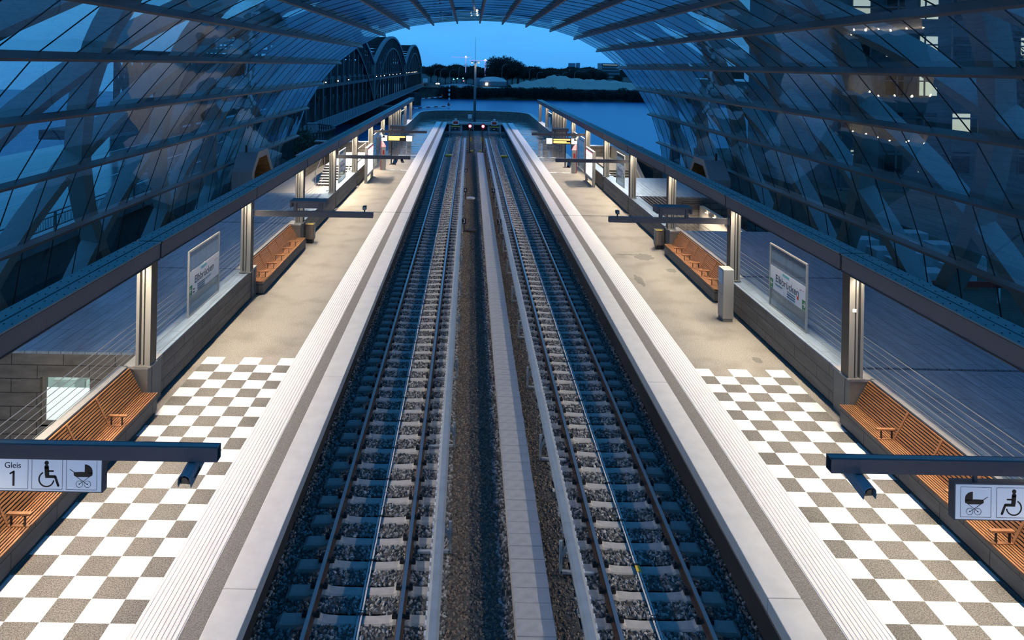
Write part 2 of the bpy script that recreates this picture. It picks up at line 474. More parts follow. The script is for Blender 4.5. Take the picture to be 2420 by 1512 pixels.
# platform head around the end of the tracks
pts = [(-8.0, END)]
pts += [(-8.0, 104.2)]
for i in range(1, 9):
    t = i / 9 * math.pi / 2
    pts.append((-8.0 + 5.0 * (1 - math.cos(t)), 104.2 + 5.4 * math.sin(t)))
pts.append((-3.0, 109.8))
rp = [(-x, y) for x, y in reversed(pts)]
HEAD = pts + [(0, 110.1)] + rp
struct(MB().prism(HEAD, 'z', -0.45, 0.0).build('floor', M['asphalt']))
struct(MB().box(-3.87, 3.87, 101.35, 101.75, -0.3, 0.012).build('trim', M['coping'], bevel=0.01))
struct(MB().box(-4.2, 4.2, 101.75, 102.2, -1.8, -0.3).build('wall_end', M['darkconc']))
# clad parapet from the last columns round the head
def parapet(path, h, t0, name):
    mb = MB()
    for (x0, y0), (x1, y1) in zip(path, path[1:]):
        d = Vector((x1-x0, y1-y0, 0)); L = d.length; d.normalize(); n = Vector((-d.y, d.x, 0)) * t0
        a = Vector((x0, y0, 0)) + d*0.012; b = Vector((x1, y1, 0)) - d*0.0
        vs = []
        for z in (0.0, h):
            vs += [a + Vector((0, 0, z)), b + Vector((0, 0, z)), b + n + Vector((0, 0, z)), a + n + Vector((0, 0, z))]
        mb.cur = 0
        mb.add(vs, [(0, 1, 5, 4), (1, 2, 6, 5), (2, 3, 7, 6), (3, 0, 4, 7)])
        mb.cur = 1
        mb.add([v for v in vs[4:]], [(0, 1, 2, 3)])
    return struct(mb.build(name, [M['clad'], M['coping']]))
pl = [(-7.86, y) for y in (76.8, 79.6, 82.6, 85.6, 88.6, 91.6, 94.6, 97.6, 100.6, 103.6)]
HP = HEAD[2:-2]
parapet(pl + [(-7.7, 105.2)] + [(x*0.985, y) for x, y in HP[2:-2]] + [(7.7, 105.2)] + [(-x, y) for x, y in reversed(pl)], 1.12, 0.62, 'wall_end')

# track bed
struct(MB().box(-4.2, 4.2, -4, 101.8, -1.9, -1.345).build('floor', M['ballast']))
def ballast_z(x):
    a = abs(x)
    if a < 0.9: return -1.15
    if a < 1.3: return -1.13
    if a > 3.35: return -1.25
    return -1.16
SLY = [9.9 + 0.65*k for k in range(126) if 9.9 + 0.65*k <= 91]      # sleeper positions
LAMPBROWN = ((-1.02, -0.12), (0.76, 1.17))
def bed(x0, x1, y0, y1, mb):
    mb.quad((x0, y0, ballast_z(x0)), (x1, y0, ballast_z(x1)), (x1, y1, ballast_z(x1)), (x0, y1, ballast_z(x0)))
bm_ = MB()
xs = sorted(set([-4.14, 4.14] + [round(sg*v, 3) for v in (0.4, 1.18, 1.3, 1.6, 2.0, 2.5, 3.0, 3.4, 3.6, 3.82, 3.9) for sg in (-1, 1)] + [v for q in LAMPBROWN for v in q]))
for x0, x1 in zip(xs, xs[1:]):
    m = (x0 + x1)/2
    if any(q0 < m < q1 for q0, q1 in LAMPBROWN): continue
    if 1.18 < abs(m) < 3.82:
        e0 = 7.0
        for y in SLY:
            bed(x0, x1, e0, y - 0.132, bm_); e0 = y + 0.132
        bed(x0, x1, e0, 101, bm_)
    else:
        for j in range(94): bed(x0, x1, 7 + j, 8 + j, bm_)
bal = bm_.build('ballast_gravel', M['ballast'])
tag(bal, 'grey and brown ballast stones filling the whole track bed', 'gravel', kind='stuff')
def stone_mat(name, lo, mid, hi):
    m = bpy.data.materials.new(name); m.use_nodes = True
    t = m.node_tree; b = t.nodes['Principled BSDF']; b.inputs['Roughness'].default_value = 0.8
    oi = nd(t, 'ShaderNodeObjectInfo')
    r = nd(t, 'ShaderNodeValToRGB')
    r.color_ramp.elements[0].color = (*lo, 1); r.color_ramp.elements[1].color = (*hi, 1)
    q = r.color_ramp.elements.new(0.5); q.color = (*mid, 1)
    t.links.new(oi.outputs['Random'], r.inputs[0]); t.links.new(r.outputs[0], b.inputs['Base Color'])
    return m
M['stone'] = stone_mat('ballast stone', (0.07, 0.068, 0.066), (0.20, 0.19, 0.18), (0.46, 0.44, 0.42))
M['stonelamplit'] = stone_mat('ballast stone browned by lamplight', (0.085, 0.065, 0.05), (0.16, 0.12, 0.09), (0.24, 0.19, 0.15))

def scatter(o, dens, seed, mat, size=0.062, density_far=None):
    """loose stones scattered on the bed by geometry nodes (uncountable gravel)"""
    g = bpy.data.node_groups.new('stones', 'GeometryNodeTree')
    g.interface.new_socket('Geometry', in_out='INPUT', socket_type='NodeSocketGeometry')
    g.interface.new_socket('Geometry', in_out='OUTPUT', socket_type='NodeSocketGeometry')
    gi = nd(g, 'NodeGroupInput'); go = nd(g, 'NodeGroupOutput')
    dp = nd(g, 'GeometryNodeDistributePointsOnFaces')
    dp.inputs['Density'].default_value = dens; dp.inputs['Seed'].default_value = seed
    g.links.new(gi.outputs[0], dp.inputs['Mesh'])
    g2 = nd(g, 'GeometryNodeGeometryToInstance')
    for k in range(5):
        ic = nd(g, 'GeometryNodeMeshIcoSphere'); ic.inputs['Radius'].default_value = 0.5; ic.inputs['Subdivisions'].default_value = 1
        sp = nd(g, 'GeometryNodeSetPosition')
        pos = nd(g, 'GeometryNodeInputPosition')
        no = nd(g, 'ShaderNodeTexNoise'); no.noise_dimensions = '4D'; no.inputs['W'].default_value = 3.1 * k + 1; no.inputs['Scale'].default_value = 1.75
        g.links.new(pos.outputs[0], no.inputs['Vector'])
        sb = nd(g, 'ShaderNodeVectorMath', operation='SUBTRACT'); sb.inputs[1].default_value = (0.5, 0.5, 0.5)
        g.links.new(no.outputs['Color'], sb.inputs[0])
        ml = nd(g, 'ShaderNodeVectorMath', operation='SCALE'); ml.inputs['Scale'].default_value = 1.1
        g.links.new(sb.outputs[0], ml.inputs[0])
        g.links.new(ic.outputs['Mesh'], sp.inputs['Geometry']); g.links.new(ml.outputs[0], sp.inputs['Offset'])
        sm = nd(g, 'GeometryNodeSetMaterial'); sm.inputs['Material'].default_value = mat
        g.links.new(sp.outputs[0], sm.inputs['Geometry'])
        g.links.new(sm.outputs[0], g2.inputs[0])
    rv = nd(g, 'FunctionNodeRandomValue', data_type='FLOAT_VECTOR')
    rv.inputs[0].default_value = (0, 0, 0); rv.inputs[1].default_value = (6.28, 6.28, 6.28)
    rs = nd(g, 'FunctionNodeRandomValue', data_type='FLOAT_VECTOR')
    rs.inputs[0].default_value = (size*0.6, size*0.6, size*0.4); rs.inputs[1].default_value = (size*1.35, size*1.2, size*0.95)
    ip = nd(g, 'GeometryNodeInstanceOnPoints'); ip.inputs['Pick Instance'].default_value = True
    g.links.new(dp.outputs['Points'], ip.inputs['Points']); g.links.new(g2.outputs[0], ip.inputs['Instance'])
    g.links.new(rv.outputs[0], ip.inputs['Rotation']); g.links.new(rs.outputs[0], ip.inputs['Scale'])
    j = nd(g, 'GeometryNodeJoinGeometry')
    g.links.new(gi.outputs[0], j.inputs[0]); g.links.new(ip.outputs[0], j.inputs[0])
    g.links.new(j.outputs[0], go.inputs[0])
    md = o.modifiers.new('stones', 'NODES'); md.node_group = g
scatter(bal, 430, 3, M['stone'], 0.074)
# warm light of a single beam is put into the brown of these stones
for x0, x1, lab in ((*LAMPBROWN[0], 'ballast stones coloured brown for warm beam light between the left current rail and the middle strip'), (*LAMPBROWN[1], 'ballast stones coloured brown for warm beam light between the slab walkway and the right current rail')):
    mb = MB()
    for j in range(94): bed(x0, x1, 7 + j, 8 + j, mb)
    b2 = mb.build('ballast_gravel', M['ballast']); tag(b2, lab, 'gravel', kind='stuff')
    scatter(b2, 430, 8, M['stonelamplit'], 0.058)

# sleepers, one object each
prof = [(-1.3, -1.34), (1.3, -1.34), (1.3, -1.17), (1.24, -1.13), (0.92, -1.125), (0.86, -1.10), (0.62, -1.10), (0.56, -1.135), (0.3, -1.155),
        (-0.3, -1.155), (-0.56, -1.135), (-0.62, -1.10), (-0.86, -1.10), (-0.92, -1.125), (-1.24, -1.13), (-1.3, -1.17)]
def sleeper_mesh():
    mb = MB(); n = len(prof)
    lo = [(x, -0.125, z - (0.0 if z < -1.3 else 0.037)) for x, z in prof]; hi = [(x, 0.125, z - (0.0 if z < -1.3 else 0.037)) for x, z in prof]
    tl = [(x*0.99, -0.088, z - (0.0 if z < -1.3 else 0.002)) for x, z in prof]; th = [(x*0.99, 0.088, z - (0.0 if z < -1.3 else 0.002)) for x, z in prof]
    mb.add(lo + tl + th + hi, [(a*n+i, a*n+(i+1) % n, (a+1)*n+(i+1) % n, (a+1)*n+i) for a in range(3) for i in range(n)] + [tuple(range(n-1, -1, -1)), tuple(range(3*n, 4*n))])
    return mb
for sd, nm in SIDES:
    lab = 'concrete sleeper under the rails of the %s track' % nm
    gp = 'sleepers of the %s track' % nm
    s0 = sleeper_mesh().build('concrete_sleeper', M['sleeper'])
    tag(s0, lab, 'sleeper', gp)
    s0.location = (sd*2.5, 9.9, 0)
    for q in (-0.74, 0.74):
        for w in (-0.11, 0.11):
            mb = MB().box(q+w-0.035, q+w+0.035, -0.05, 0.05, -1.10, -1.035).box(q+w-0.02, q+w+0.02, -0.02, 0.02, -1.04, -1.0)
            c = mb.build('rail_clip', M['black']); c.parent = s0
    for k in range(1, 126):
        y = 9.9 + k * 0.65
        if y > 91: break
        c = copy_tree(s0) if y < 40 else s0.copy()
        if y >= 40: COL.objects.link(c)
        c.location = (sd*2.5, y, 0)
# yellow survey mark on one sleeper
mb = MB().box(2.40, 2.49, 13.04, 13.20, -1.135, -1.112)
mb.build('survey_mark', M['yellow']); tag(bpy.data.objects['survey_mark'], 'yellow paint mark on a sleeper in the right track', 'paint mark')

def rail(x, label):
    t = thing('running_rail', label, 'rail', (x, 8, 0))
    p = [(-0.07, -1.10), (0.07, -1.10), (0.07, -1.09), (0.012, -1.07), (0.010, -0.99), (0.036, -0.975), (0.036, -0.952), (-0.036, -0.952), (-0.036, -0.975), (-0.010, -0.99), (-0.012, -1.07), (-0.07, -1.09)]
    MB().prism([(x+a, z) for a, z in p], 'y', 6.0, 97.0).build('rail_foot_and_web', M['rail'], t)
    MB().prism([(x-0.036, -0.955), (x+0.036, -0.955), (x+0.033, -0.946), (x-0.033, -0.946)], 'y', 6.0, 97.0).build('rail_head', M['railtop'], t)
for sd, nm in SIDES:
    rail(sd*3.24, 'long steel rail of the %s track, on the platform side' % nm)
    rail(sd*1.76, 'long steel rail of the %s track, beside the covered current rail' % nm)
    # twin cable along the track middle
    t = thing('track_cable', 'thin pale twin line cable along the middle of the %s track' % nm, 'cable', (sd*2.44, 8, 0))
    mb = MB()
    for q in (-0.022, 0.022):
        y = 6.0
        while y < 84:
            y1 = y + 3.0
            w = 0.02 * math.sin(y * 0.7)
            mb.box(sd*2.44+q-0.014, sd*2.44+q+0.014, y, y1 + 0.02, -1.152, -1.122)
            y = y1
    mb.build('cable', M['coping'], t)
    mb = MB()
    for k in range(60):
        mb.box(sd*2.44-0.045, sd*2.44+0.045, 8 + k*1.3, 8.06 + k*1.3, -1.155, -1.118)
    mb.build('cable_clips', M['black'], t)
    # covered current rail
    t = thing('current_rail', 'grey covered current rail on the inner side of the %s track' % nm, 'current rail', (sd*1.2, 8, 0))
    y = 6.0; k = 0
    mb = MB(); mj = MB()
    mb.prism([(sd*1.2-0.10, -0.62), (sd*1.2-0.10, -0.55), (sd*1.2-0.055, -0.51), (sd*1.2+0.055, -0.51), (sd*1.2+0.10, -0.55), (sd*1.2+0.10, -0.62)], 'y', 6.0, 84.5)
    mb.build('cover', M['zinc'], t, bevel=0.006)
    MB().box(sd*1.2-0.05, sd*1.2+0.05, 6.0, 84.3, -0.76, -0.625).build('conductor_bar', M['rail'], t)
    while y < 84:
        mj.prism([(sd*1.2-0.105, -0.625), (sd*1.2-0.105, -0.548), (sd*1.2-0.057, -0.505), (sd*1.2+0.057, -0.505), (sd*1.2+0.105, -0.548), (sd*1.2+0.105, -0.625)], 'y', y, y+0.05)
        y += 3.72
    mj.build('cover_joint', M['zinc'], t)
    mb = MB()
    for k in range(170):
        y = 6.2 + k * 0.2
        mb.box(sd*1.30, sd*1.325, y, y + 0.10, -0.625, -0.565)
    mb.build('edge_strip', M['white'], t)
    for k in range(19):
        y = 9.2 + k * 3.72 + (0.5 if sd < 0 else 0.0)
        mb = MB()
        x = sd*1.0
        mb.bar((x, y, -1.08), (x, y, -0.50), 0.05, 0.05)
        mb.bar((x, y, -1.06), (sd*1.12, y, -1.06), 0.05, 0.05)
        mb.bar((x, y, -0.80), (sd*1.12, y, -0.60), 0.04, 0.05)
        mb.bar((sd*1.12, y, -1.06), (sd*1.6, y, -1.08), 0.06, 0.04)
        mb.build('bracket', M['zinc'], t)

# cable trough with lids, one slab each
s0 = MB().box(0.10, 0.72, -0.172, 0.172, -1.14, -0.86).build('trough_slab', M['slab'], bevel=0.008)
tag(s0, 'grey concrete trough slab in the walkway between the tracks', 'slab', 'slabs of the walkway between the tracks')
s0.location = (0, 8.2, 0)
for k in range(1, 190):
    y = 8.2 + k * 0.352
    if y > 73.5: break
    c = s0.copy(); COL.objects.link(c)
    c.location = (RND.uniform(-0.004, 0.004), y, RND.uniform(-0.003, 0.003))

# stop boards by the current rails
def num_board(x, y, s, label):
    t = thing('stop_board', label, 'sign', (x, y, -1.0))
    MB().box(x-0.02, x+0.02, y+0.005, y+0.03, -1.15, -0.38).build('post', M['black'], t)
    MB().box(x-0.115, x+0.115, y-0.012, y+0.004, -0.64, -0.36).build('board', M['ink'], t)
    f = lambda a, b, d: (x + a, y - 0.013 - d, -0.50 + b)
    text(s, 0.30, f, M['white'], t, 'number')
for sd, nm in SIDES:
    for yy, s, ws in ((39.3, '3', 'figure three, nearest of four'), (49.1, '4', 'figure four'), (58.3, '6', 'figure six'), (73.0, 'H', 'letter H, furthest of four')):
        num_board(sd*0.96, yy, s, 'black stop board with a white %s, beside the %s current rail' % (ws, nm))
# drain covers in the middle strip
for y, lab in ((49.3, 'pale round drain cover in the middle ballast, the further one'), (39.6, 'dark round drain cover in the middle ballast, the nearer one')):
    mb = MB().lathe([(0.30, -0.08), (0.30, 0.0), (0.27, 0.015), (0.0, 0.02)], (-0.58, y, -1.03), 24)
    tag(mb.build('drain_cover', M['coping'] if y > 45 else M['rail']), lab, 'drain cover')

# ------------------------------------------------------------------ side walls, decks, benches
DECK = 1.0
def wall_block(sd, y0, y1, label_side, outer=8.6):
    mb = MB()
    mb.cur = 0; mb.box(sd*8.03, sd*outer, y0, y1, 0.07, DECK - 0.03)
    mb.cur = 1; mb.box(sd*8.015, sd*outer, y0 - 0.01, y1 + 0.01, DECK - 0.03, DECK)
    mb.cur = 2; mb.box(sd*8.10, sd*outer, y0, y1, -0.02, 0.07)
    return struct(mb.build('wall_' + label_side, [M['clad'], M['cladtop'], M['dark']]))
def pillar(sd, y0, y1, nm, x1=8.55):
    mb = MB()
    mb.cur = 0; mb.box(sd*8.0, sd*x1, y0, y1, 0.0, DECK - 0.04)
    mb.cur = 1; mb.box(sd*7.985, sd*(x1+0.02), y0 - 0.02, y1 + 0.01, DECK - 0.04, DECK + 0.02)
    mb.cur = 2; mb.box(sd*8.02, sd*8.045, y1 + 0.01, y1 + 0.05, 0, DECK)
    mb.cur = 3; mb.box(sd*7.994, sd*8.0, y0+0.22, y0+0.225, 0.02, DECK - 0.06)
    mb.cur = 4; mb.box(sd*7.985, sd*8.0, y0+0.1, y0+0.16, 0.16, 0.26)
    return struct(mb.build('wall_' + nm, [M['pillar'], M['cap'], M['dark'], M['dark'], M['silver']]))

def bench(sd, y0, y1, label):
    t = thing('slatted_bench', label, 'bench', (sd*8.0, (y0+y1)/2, 0))
    mb = MB().box(sd*7.76, sd*8.44, y0, y1, 0.05, 0.40)
    mb.cur = 1
    mb.box(sd*7.80, sd*8.4, y0, y1, -0.01, 0.05)
    mb.build('base', [M['clad'], M['dark']], t)
    mb = MB()
    for k in range(7):
        x = 7.745 + k * 0.055
        mb.box(sd*x, sd*(x+0.036), y0, y1, 0.415, 0.452)
    mb.build('seat', M['wood'], t)
    MB().box(sd*7.80, sd*8.16, y0 + 0.02, y1 - 0.02, 0.40, 0.414).build('seat_support', M['black'], t)
    mb = MB()
    for k in range(11):
        f = k / 10
        x = 8.13 + f * 0.27; z = 0.48 + f * 0.50
        mb.bar((sd*x, y0, z), (sd*x, y1, z), 0.036, 0.030, (-sd*0.5, 0, 0.27) if k < 10 else (0, 0, 1))
    mb.build('backrest', M['wood'], t)
    MB().prism([(sd*8.15, 0.45), (sd*8.20, 0.45), (sd*8.44, 0.97), (sd*8.425, 0.97)], 'y', y0, y1).build('back_panel', M['black'], t)
    n = max(1, int((y1 - y0) / 1.08)); first = y1 - 1.5
    y = first
    while y > y0 + 0.3:
        p = MB().bar((sd*8.105, y, 0.44), (sd*8.385, y, 1.0), 0.05, 0.03, (-sd*0.5, 0, 0.27)).build('backrest_post', M['wood'], t)
        MB().box(sd*7.745, sd*8.13, y - 0.03, y + 0.03, 0.452, 0.462).build('seat_crosspiece', M['wood'], t)
        a = MB().box(sd*7.72, sd*8.12, y - 0.035, y + 0.035, 0.635, 0.67).build('armrest', M['wood'], t, bevel=0.006)
        m2 = MB()
        for x in (7.83, 8.05):
            m2.box(sd*(x-0.008), sd*(x+0.008), y - 0.02, y - 0.01, 0.46, 0.636)
            m2.box(sd*(x-0.008), sd*(x+0.008), y + 0.01, y + 0.02, 0.46, 0.636)
        m2.build('armrest_bracket', M['black'], a)
        y -= 1.08
    return t
def bench_backwall(sd, y0, y1, nm):
    mb = MB()
    mb.cur = 0; mb.box(sd*8.47, sd*8.62, y0, y1, -0.4, DECK - 0.02)
    mb.cur = 1; mb.box(sd*8.455, sd*8.64, y0, y1, DECK - 0.02, DECK + 0.02)
    struct(mb.build('wall_' + nm, [M['clad'], M['cap']]))

for sd, nm in SIDES:
    bench(sd, 5.2, 16.34, 'long orange-brown slatted bench by the chequered floor on the %s platform' % nm)
    bench(sd, 24.75, 31.06, 'slatted wooden bench on the %s platform just before the waste bin' % nm)
    bench_backwall(sd, 4.0, 16.4, nm); bench_backwall(sd, 24.7, 31.1, nm)
    pillar(sd, 16.38, 17.12, nm); pillar(sd, 31.1, 31.82, nm); pillar(sd, 24.25, 24.72, nm)
    wall_block(sd, 17.18, 24.22, nm); wall_block(sd, 32.1, 39.32, nm); wall_block(sd, 39.6, 46.78, nm); wall_block(sd, 47.1, 54.6, nm)

GL = 13.1    # outer edge of the left decks; a gap stays open to the glass
GLR = 14.6
def deck(sd, y0, y1, nm, zb=-3.0):
    mb = MB()
    gl = GL if sd < 0 else GLR
    mb.cur = 0; mb.box(sd*8.6, sd*gl, y0 + 0.03, y1 - 0.03, zb, DECK - 0.06)
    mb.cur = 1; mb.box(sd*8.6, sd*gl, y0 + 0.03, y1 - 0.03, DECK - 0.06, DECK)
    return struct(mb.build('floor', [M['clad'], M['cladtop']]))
deck(-1, 24.3, 31.3, 'left'); deck(-1, 31.36, 38.6, 'left')
deck(1, -2, 9.5, 'right'); deck(1, 9.56, 17.0, 'right'); deck(1, 17.06, 24.4, 'right'); deck(1, 24.46, 31.28, 'right')
deck(1, 39.5, 46.1, 'right')
t = thing('louvre_grille', 'dark louvre grille in the clad wall across the lower right stairs', 'grille', (11.6, 39.5, 0.5))
mb = MB().box(11.0, 12.2, 39.50, 39.525, 0.34, 0.74)
mb.cur = 1
for k in range(5): mb.box(11.02, 12.18, 39.48, 39.52, 0.37+k*0.075, 0.40+k*0.075)
mb.build('slats', [M['black'], M['pillar']], t)
# left kiosk roof with a lit room below it
mb = MB(); y0 = 17.2
wx0, wx1, wz0, wz1 = -10.93, -9.74, -0.80, 0.38
mb.cur = 0
mb.box(-GL, wx0, y0, y0 + 0.3, -3, 0.94); mb.box(wx1, -8.6, y0, y0 + 0.3, -3, 0.94)
mb.box(wx0, wx1, y0, y0 + 0.3, wz1, 0.94); mb.box(wx0, wx1, y0, y0 + 0.3, -3, wz0)
mb.box(-GL, -8.6, 23.9, 24.26, -3, 0.94)
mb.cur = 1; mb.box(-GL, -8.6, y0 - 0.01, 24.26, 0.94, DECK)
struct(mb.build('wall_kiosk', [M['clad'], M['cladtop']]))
# room behind the window
mb = MB()
X0, X1, Y0, Y1, Z0, Z1 = -12.6, -9.2, 17.5, 20.4, -1.9, 0.7
mb.quad((X0, Y1, Z0), (X1, Y1, Z0), (X1, Y1, Z1), (X0, Y1, Z1)); mb.quad((X0, Y0, Z0), (X0, Y1, Z0), (X0, Y1, Z1), (X0, Y0, Z1))
mb.quad((X1, Y0, Z0), (X1, Y1, Z0), (X1, Y1, Z1), (X1, Y0, Z1)); mb.quad((X0, Y0, Z0), (X1, Y0, Z0), (X1, Y1, Z0), (X0, Y1, Z0))
mb.quad((X0, Y0, Z1), (X1, Y0, Z1), (X1, Y1, Z1), (X0, Y1, Z1))
struct(mb.build('wall_room', M['wininner']))
w = struct(MB().box(wx0, wx0+0.10, y0+0.10, y0+0.16, wz0, wz1).box(wx1-0.02, wx1, y0+0.10, y0+0.16, wz0, wz1).box(wx0, wx1, y0+0.10, y0+0.16, wz1-0.02, wz1).box(wx0, wx1, y0+0.08, y0+0.18, wz0, wz0+0.10).box(wx0-0.03, wx1+0.03, y0-0.04, y0+0.1, wz0-0.06, wz0).build('window_1', M['pillar']))
frost = pm('frosted window film', (0.80, 0.90, 0.88), 0.5); frost.node_tree.nodes['Principled BSDF'].inputs['Transmission Weight'].default_value = 0.0
fb = frost.node_tree.nodes['Principled BSDF']; fb.inputs['Emission Color'].default_value = (0.86, 1.0, 0.95, 1); fb.inputs['Emission Strength'].default_value = 0.62
MB().box(wx0+0.10, wx1-0.02, y0+0.12, y0+0.135, wz0+0.1, wz0 + 0.88).build('frosted_pane', frost, w)
MB().box(wx0+0.10, wx1-0.02, y0+0.12, y0+0.13, wz0+0.88, wz1-0.02).build('clear_pane', M['glass'], w)
ld = bpy.data.lights.new('room_light', 'AREA'); ld.energy = 45; ld.color = (0.88, 1.0, 0.95); ld.size = 1.6
lo = bpy.data.objects.new('room_light', ld); COL.objects.link(lo); lo.location = (-10.8, 19.2, 0.62)
t = thing('office_chair', 'white shell chair behind the lit kiosk window', 'chair', (-10.2, 18.6, -1.0))
MB().prism([(18.3, -0.15), (18.75, -0.22), (18.98, 0.34), (18.9, 0.36), (18.66, -0.12), (18.3, -0.09)], 'x', -10.5, -9.95).build('shell', M['white'], t, bevel=0.03)
for a in (-10.45, -10.0):
    for b in (18.35, 18.8):
        MB().bar((a, b, -0.9), (a, b, -0.14), 0.03, 0.03).build('leg', M['silver'], t)
t = thing('desk', 'white desk behind the lit kiosk window', 'desk', (-10.6, 17.9, -1.0))
MB().box(-10.85, -10.3, 17.62, 18.15, 0.08, 0.13).build('desk_top', M['white'], t)
MB().box(-10.8, -10.76, 17.64, 18.1, -0.9, 0.08).build('leg', M['white'], t); MB().box(-10.38, -10.34, 17.64, 18.1, -0.9, 0.08).build('leg', M['white'], t)

# lower floors beyond the decks
struct(MB().box(-15.2, -8.36, 38.62, 61.5, -0.4, -0.02).build('floor', pm('pale lobby paving', (0.44, 0.41, 0.37), 0.5, var=0.1, scale=1.5)))
struct(MB().box(8.62, 15.2, 31.3, 39.5, -3.4, -3.0).build('floor', M['conc']))
struct(MB().box(8.36, 15.2, 46.15, 61.5, -0.4, -0.02).build('floor', M['conc']))
struct(MB().box(-15.2, -8.62, 2.0, 17.2, -3.4, -3.0).build('floor', M['conc']))
struct(MB().box(11.95, 12.15, 31.3, 39.5, -3.0, 0.55).build('wall_stair', pm('pale stair wall', (0.52, 0.49, 0.44), 0.6)))

# ------------------------------------------------------------------ columns, beams with their light strips, cantilever arms
def column(sd, y, z0, label, grp):
    t = thing('steel_column', label, 'column', (sd*8.1, y, z0), grp)
    p = [(-0.165, -0.16), (-0.095, -0.16), (-0.095, -0.05), (-0.045, -0.05), (-0.045, -0.14), (0.0, -0.14), (0.0, -0.05), (0.04, -0.05), (0.04, -0.16), (0.165, -0.16),
         (0.165, 0.16), (0.04, 0.16), (0.04, 0.05), (-0.095, 0.05), (-0.095, 0.16), (-0.165, 0.16)]
    MB().prism([(sd*(8.1 - a), y + b) for a, b in p], 'z', z0 + 0.02, 3.44).build('shaft', M['steel'], t)
    MB().box(sd*8.1-0.2, sd*8.1+0.2, y-0.19, y+0.19, z0, z0+0.03).build('base_plate', M['steel'], t)
    MB().box(sd*8.1+(-0.17 if sd > 0 else 0.165), sd*8.1+(-0.165 if sd > 0 else 0.17), y-0.16, y+0.16, z0+0.05, 3.43).build('side_seal', M['black'], t)
    return t
ORD = ['nearest', 'second', 'third', 'fourth', 'fifth', 'sixth', 'seventh', 'eighth', 'ninth']
for sd, nm in SIDES:
    for k, y in enumerate(COLY):
        if k == 0: continue
        onwhat = ['', '', 'carrying the near long beam, beside the chequered floor', 'behind the arm with the back of a monitor box', 'just past the second bench and its bin',
                  'holding the arm with small cameras', 'standing before the lit information case', 'holding the arm with the lit departure board', 'at the mouth of the roof'][k]
        if k == 1: onwhat = 'mostly outside the picture, at the near sign arm'
        column(sd, y, 1.02, 'grey fluted steel column on the %s side, %s' % (nm, onwhat), 'columns under the %s beam' % nm)
    for y in CLUSTER:
        column(sd, y, 0.0, 'grey steel column in the tight row of five near the end of the %s platform' % nm, 'five close columns of the %s platform' % nm)
    column(sd, LAST[0], 1.12, 'last but one grey column under the far end of the %s beam' % nm, 'columns under the %s beam' % nm)
    column(sd, LAST[1], 1.12, 'last grey column under the far tip of the %s beam' % nm, 'columns under the %s beam' % nm)

    t = thing('light_beam', 'long dark steel light beam on columns along the %s platform' % nm, 'beam', (sd*8.08, 45, 3.44))
    yj = [1.6 + 7.45 * k for k in range(13)]; yj[-1] = 91.0
    for k in range(12):
        a, b = yj[k] + 0.05, yj[k+1] - 0.05
        mb = MB()
        mb.cur = 0
        mb.box(sd*7.80, sd*8.36, a, b, 3.46, 3.80)
        mb.cur = 1
        mb.box(sd*7.785, sd*8.375, a, b, 3.44, 3.462); mb.box(sd*7.785, sd*8.06, a, b, 3.80, 3.822)
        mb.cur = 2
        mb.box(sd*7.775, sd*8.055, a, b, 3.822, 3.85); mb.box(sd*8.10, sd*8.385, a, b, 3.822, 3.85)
        mb.cur = 1; mb.box(sd*8.04, sd*8.12, a, b, 3.79, 3.83)
        mb.cur = 3
        if b < 60:
            q = a + 0.3
            while q < b:
                for x in (7.84, 7.97, 8.17, 8.31):
                    mb.box(sd*(x-0.008), sd*(x+0.008), q-0.010, q+0.010, 3.85, 3.862)
                q += 0.36
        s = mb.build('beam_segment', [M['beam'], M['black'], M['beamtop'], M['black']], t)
        MB().box(sd*8.155, sd*8.255, a+0.1, b-0.1, 3.424, 3.438).build('light_strip', M['lampface'], s)
        l = bpy.data.lights.new('beam_light', 'AREA'); l.shape = 'RECTANGLE'; l.size = 0.10; l.size_y = b - a - 0.2
        l.energy = BEAM_W * (1.0 if a < 59 else 0.5); l.color = WARM; l.spread = rad(98)
        o = bpy.data.objects.new('beam_light', l); COL.objects.link(o); o.parent = s
        o.location = Vector((sd*8.205, (a+b)/2, 3.418)) - t.location
        o.rotation_euler = (0, rad(31) * sd, 0)
        if 38 < a < 61:         # outward strips added to brighten the lobby floor
            MB().box(sd*8.32, sd*8.36, a+0.1, b-0.1, 3.424, 3.438).build('added_lobby_strip', M['lampface'], s)
            l2 = bpy.data.lights.new('added_lobby_light', 'AREA'); l2.shape = 'RECTANGLE'; l2.size = 0.06; l2.size_y = b - a - 0.2
            l2.energy = 420 if sd < 0 else 170; l2.color = WARM; l2.spread = rad(90)
            o2 = bpy.data.objects.new('added_lobby_light', l2); COL.objects.link(o2); o2.parent = s
            o2.location = Vector((sd*8.345, (a+b)/2, 3.418)) - t.location
            o2.rotation_euler = (0, rad(-14) * sd, 0)
    mb = MB()
    for y in yj[1:-1]:
        mb.box(sd*7.83, sd*8.34, y-0.06, y+0.06, 3.45, 3.82)
    mb.build('joint', M['black'], t)

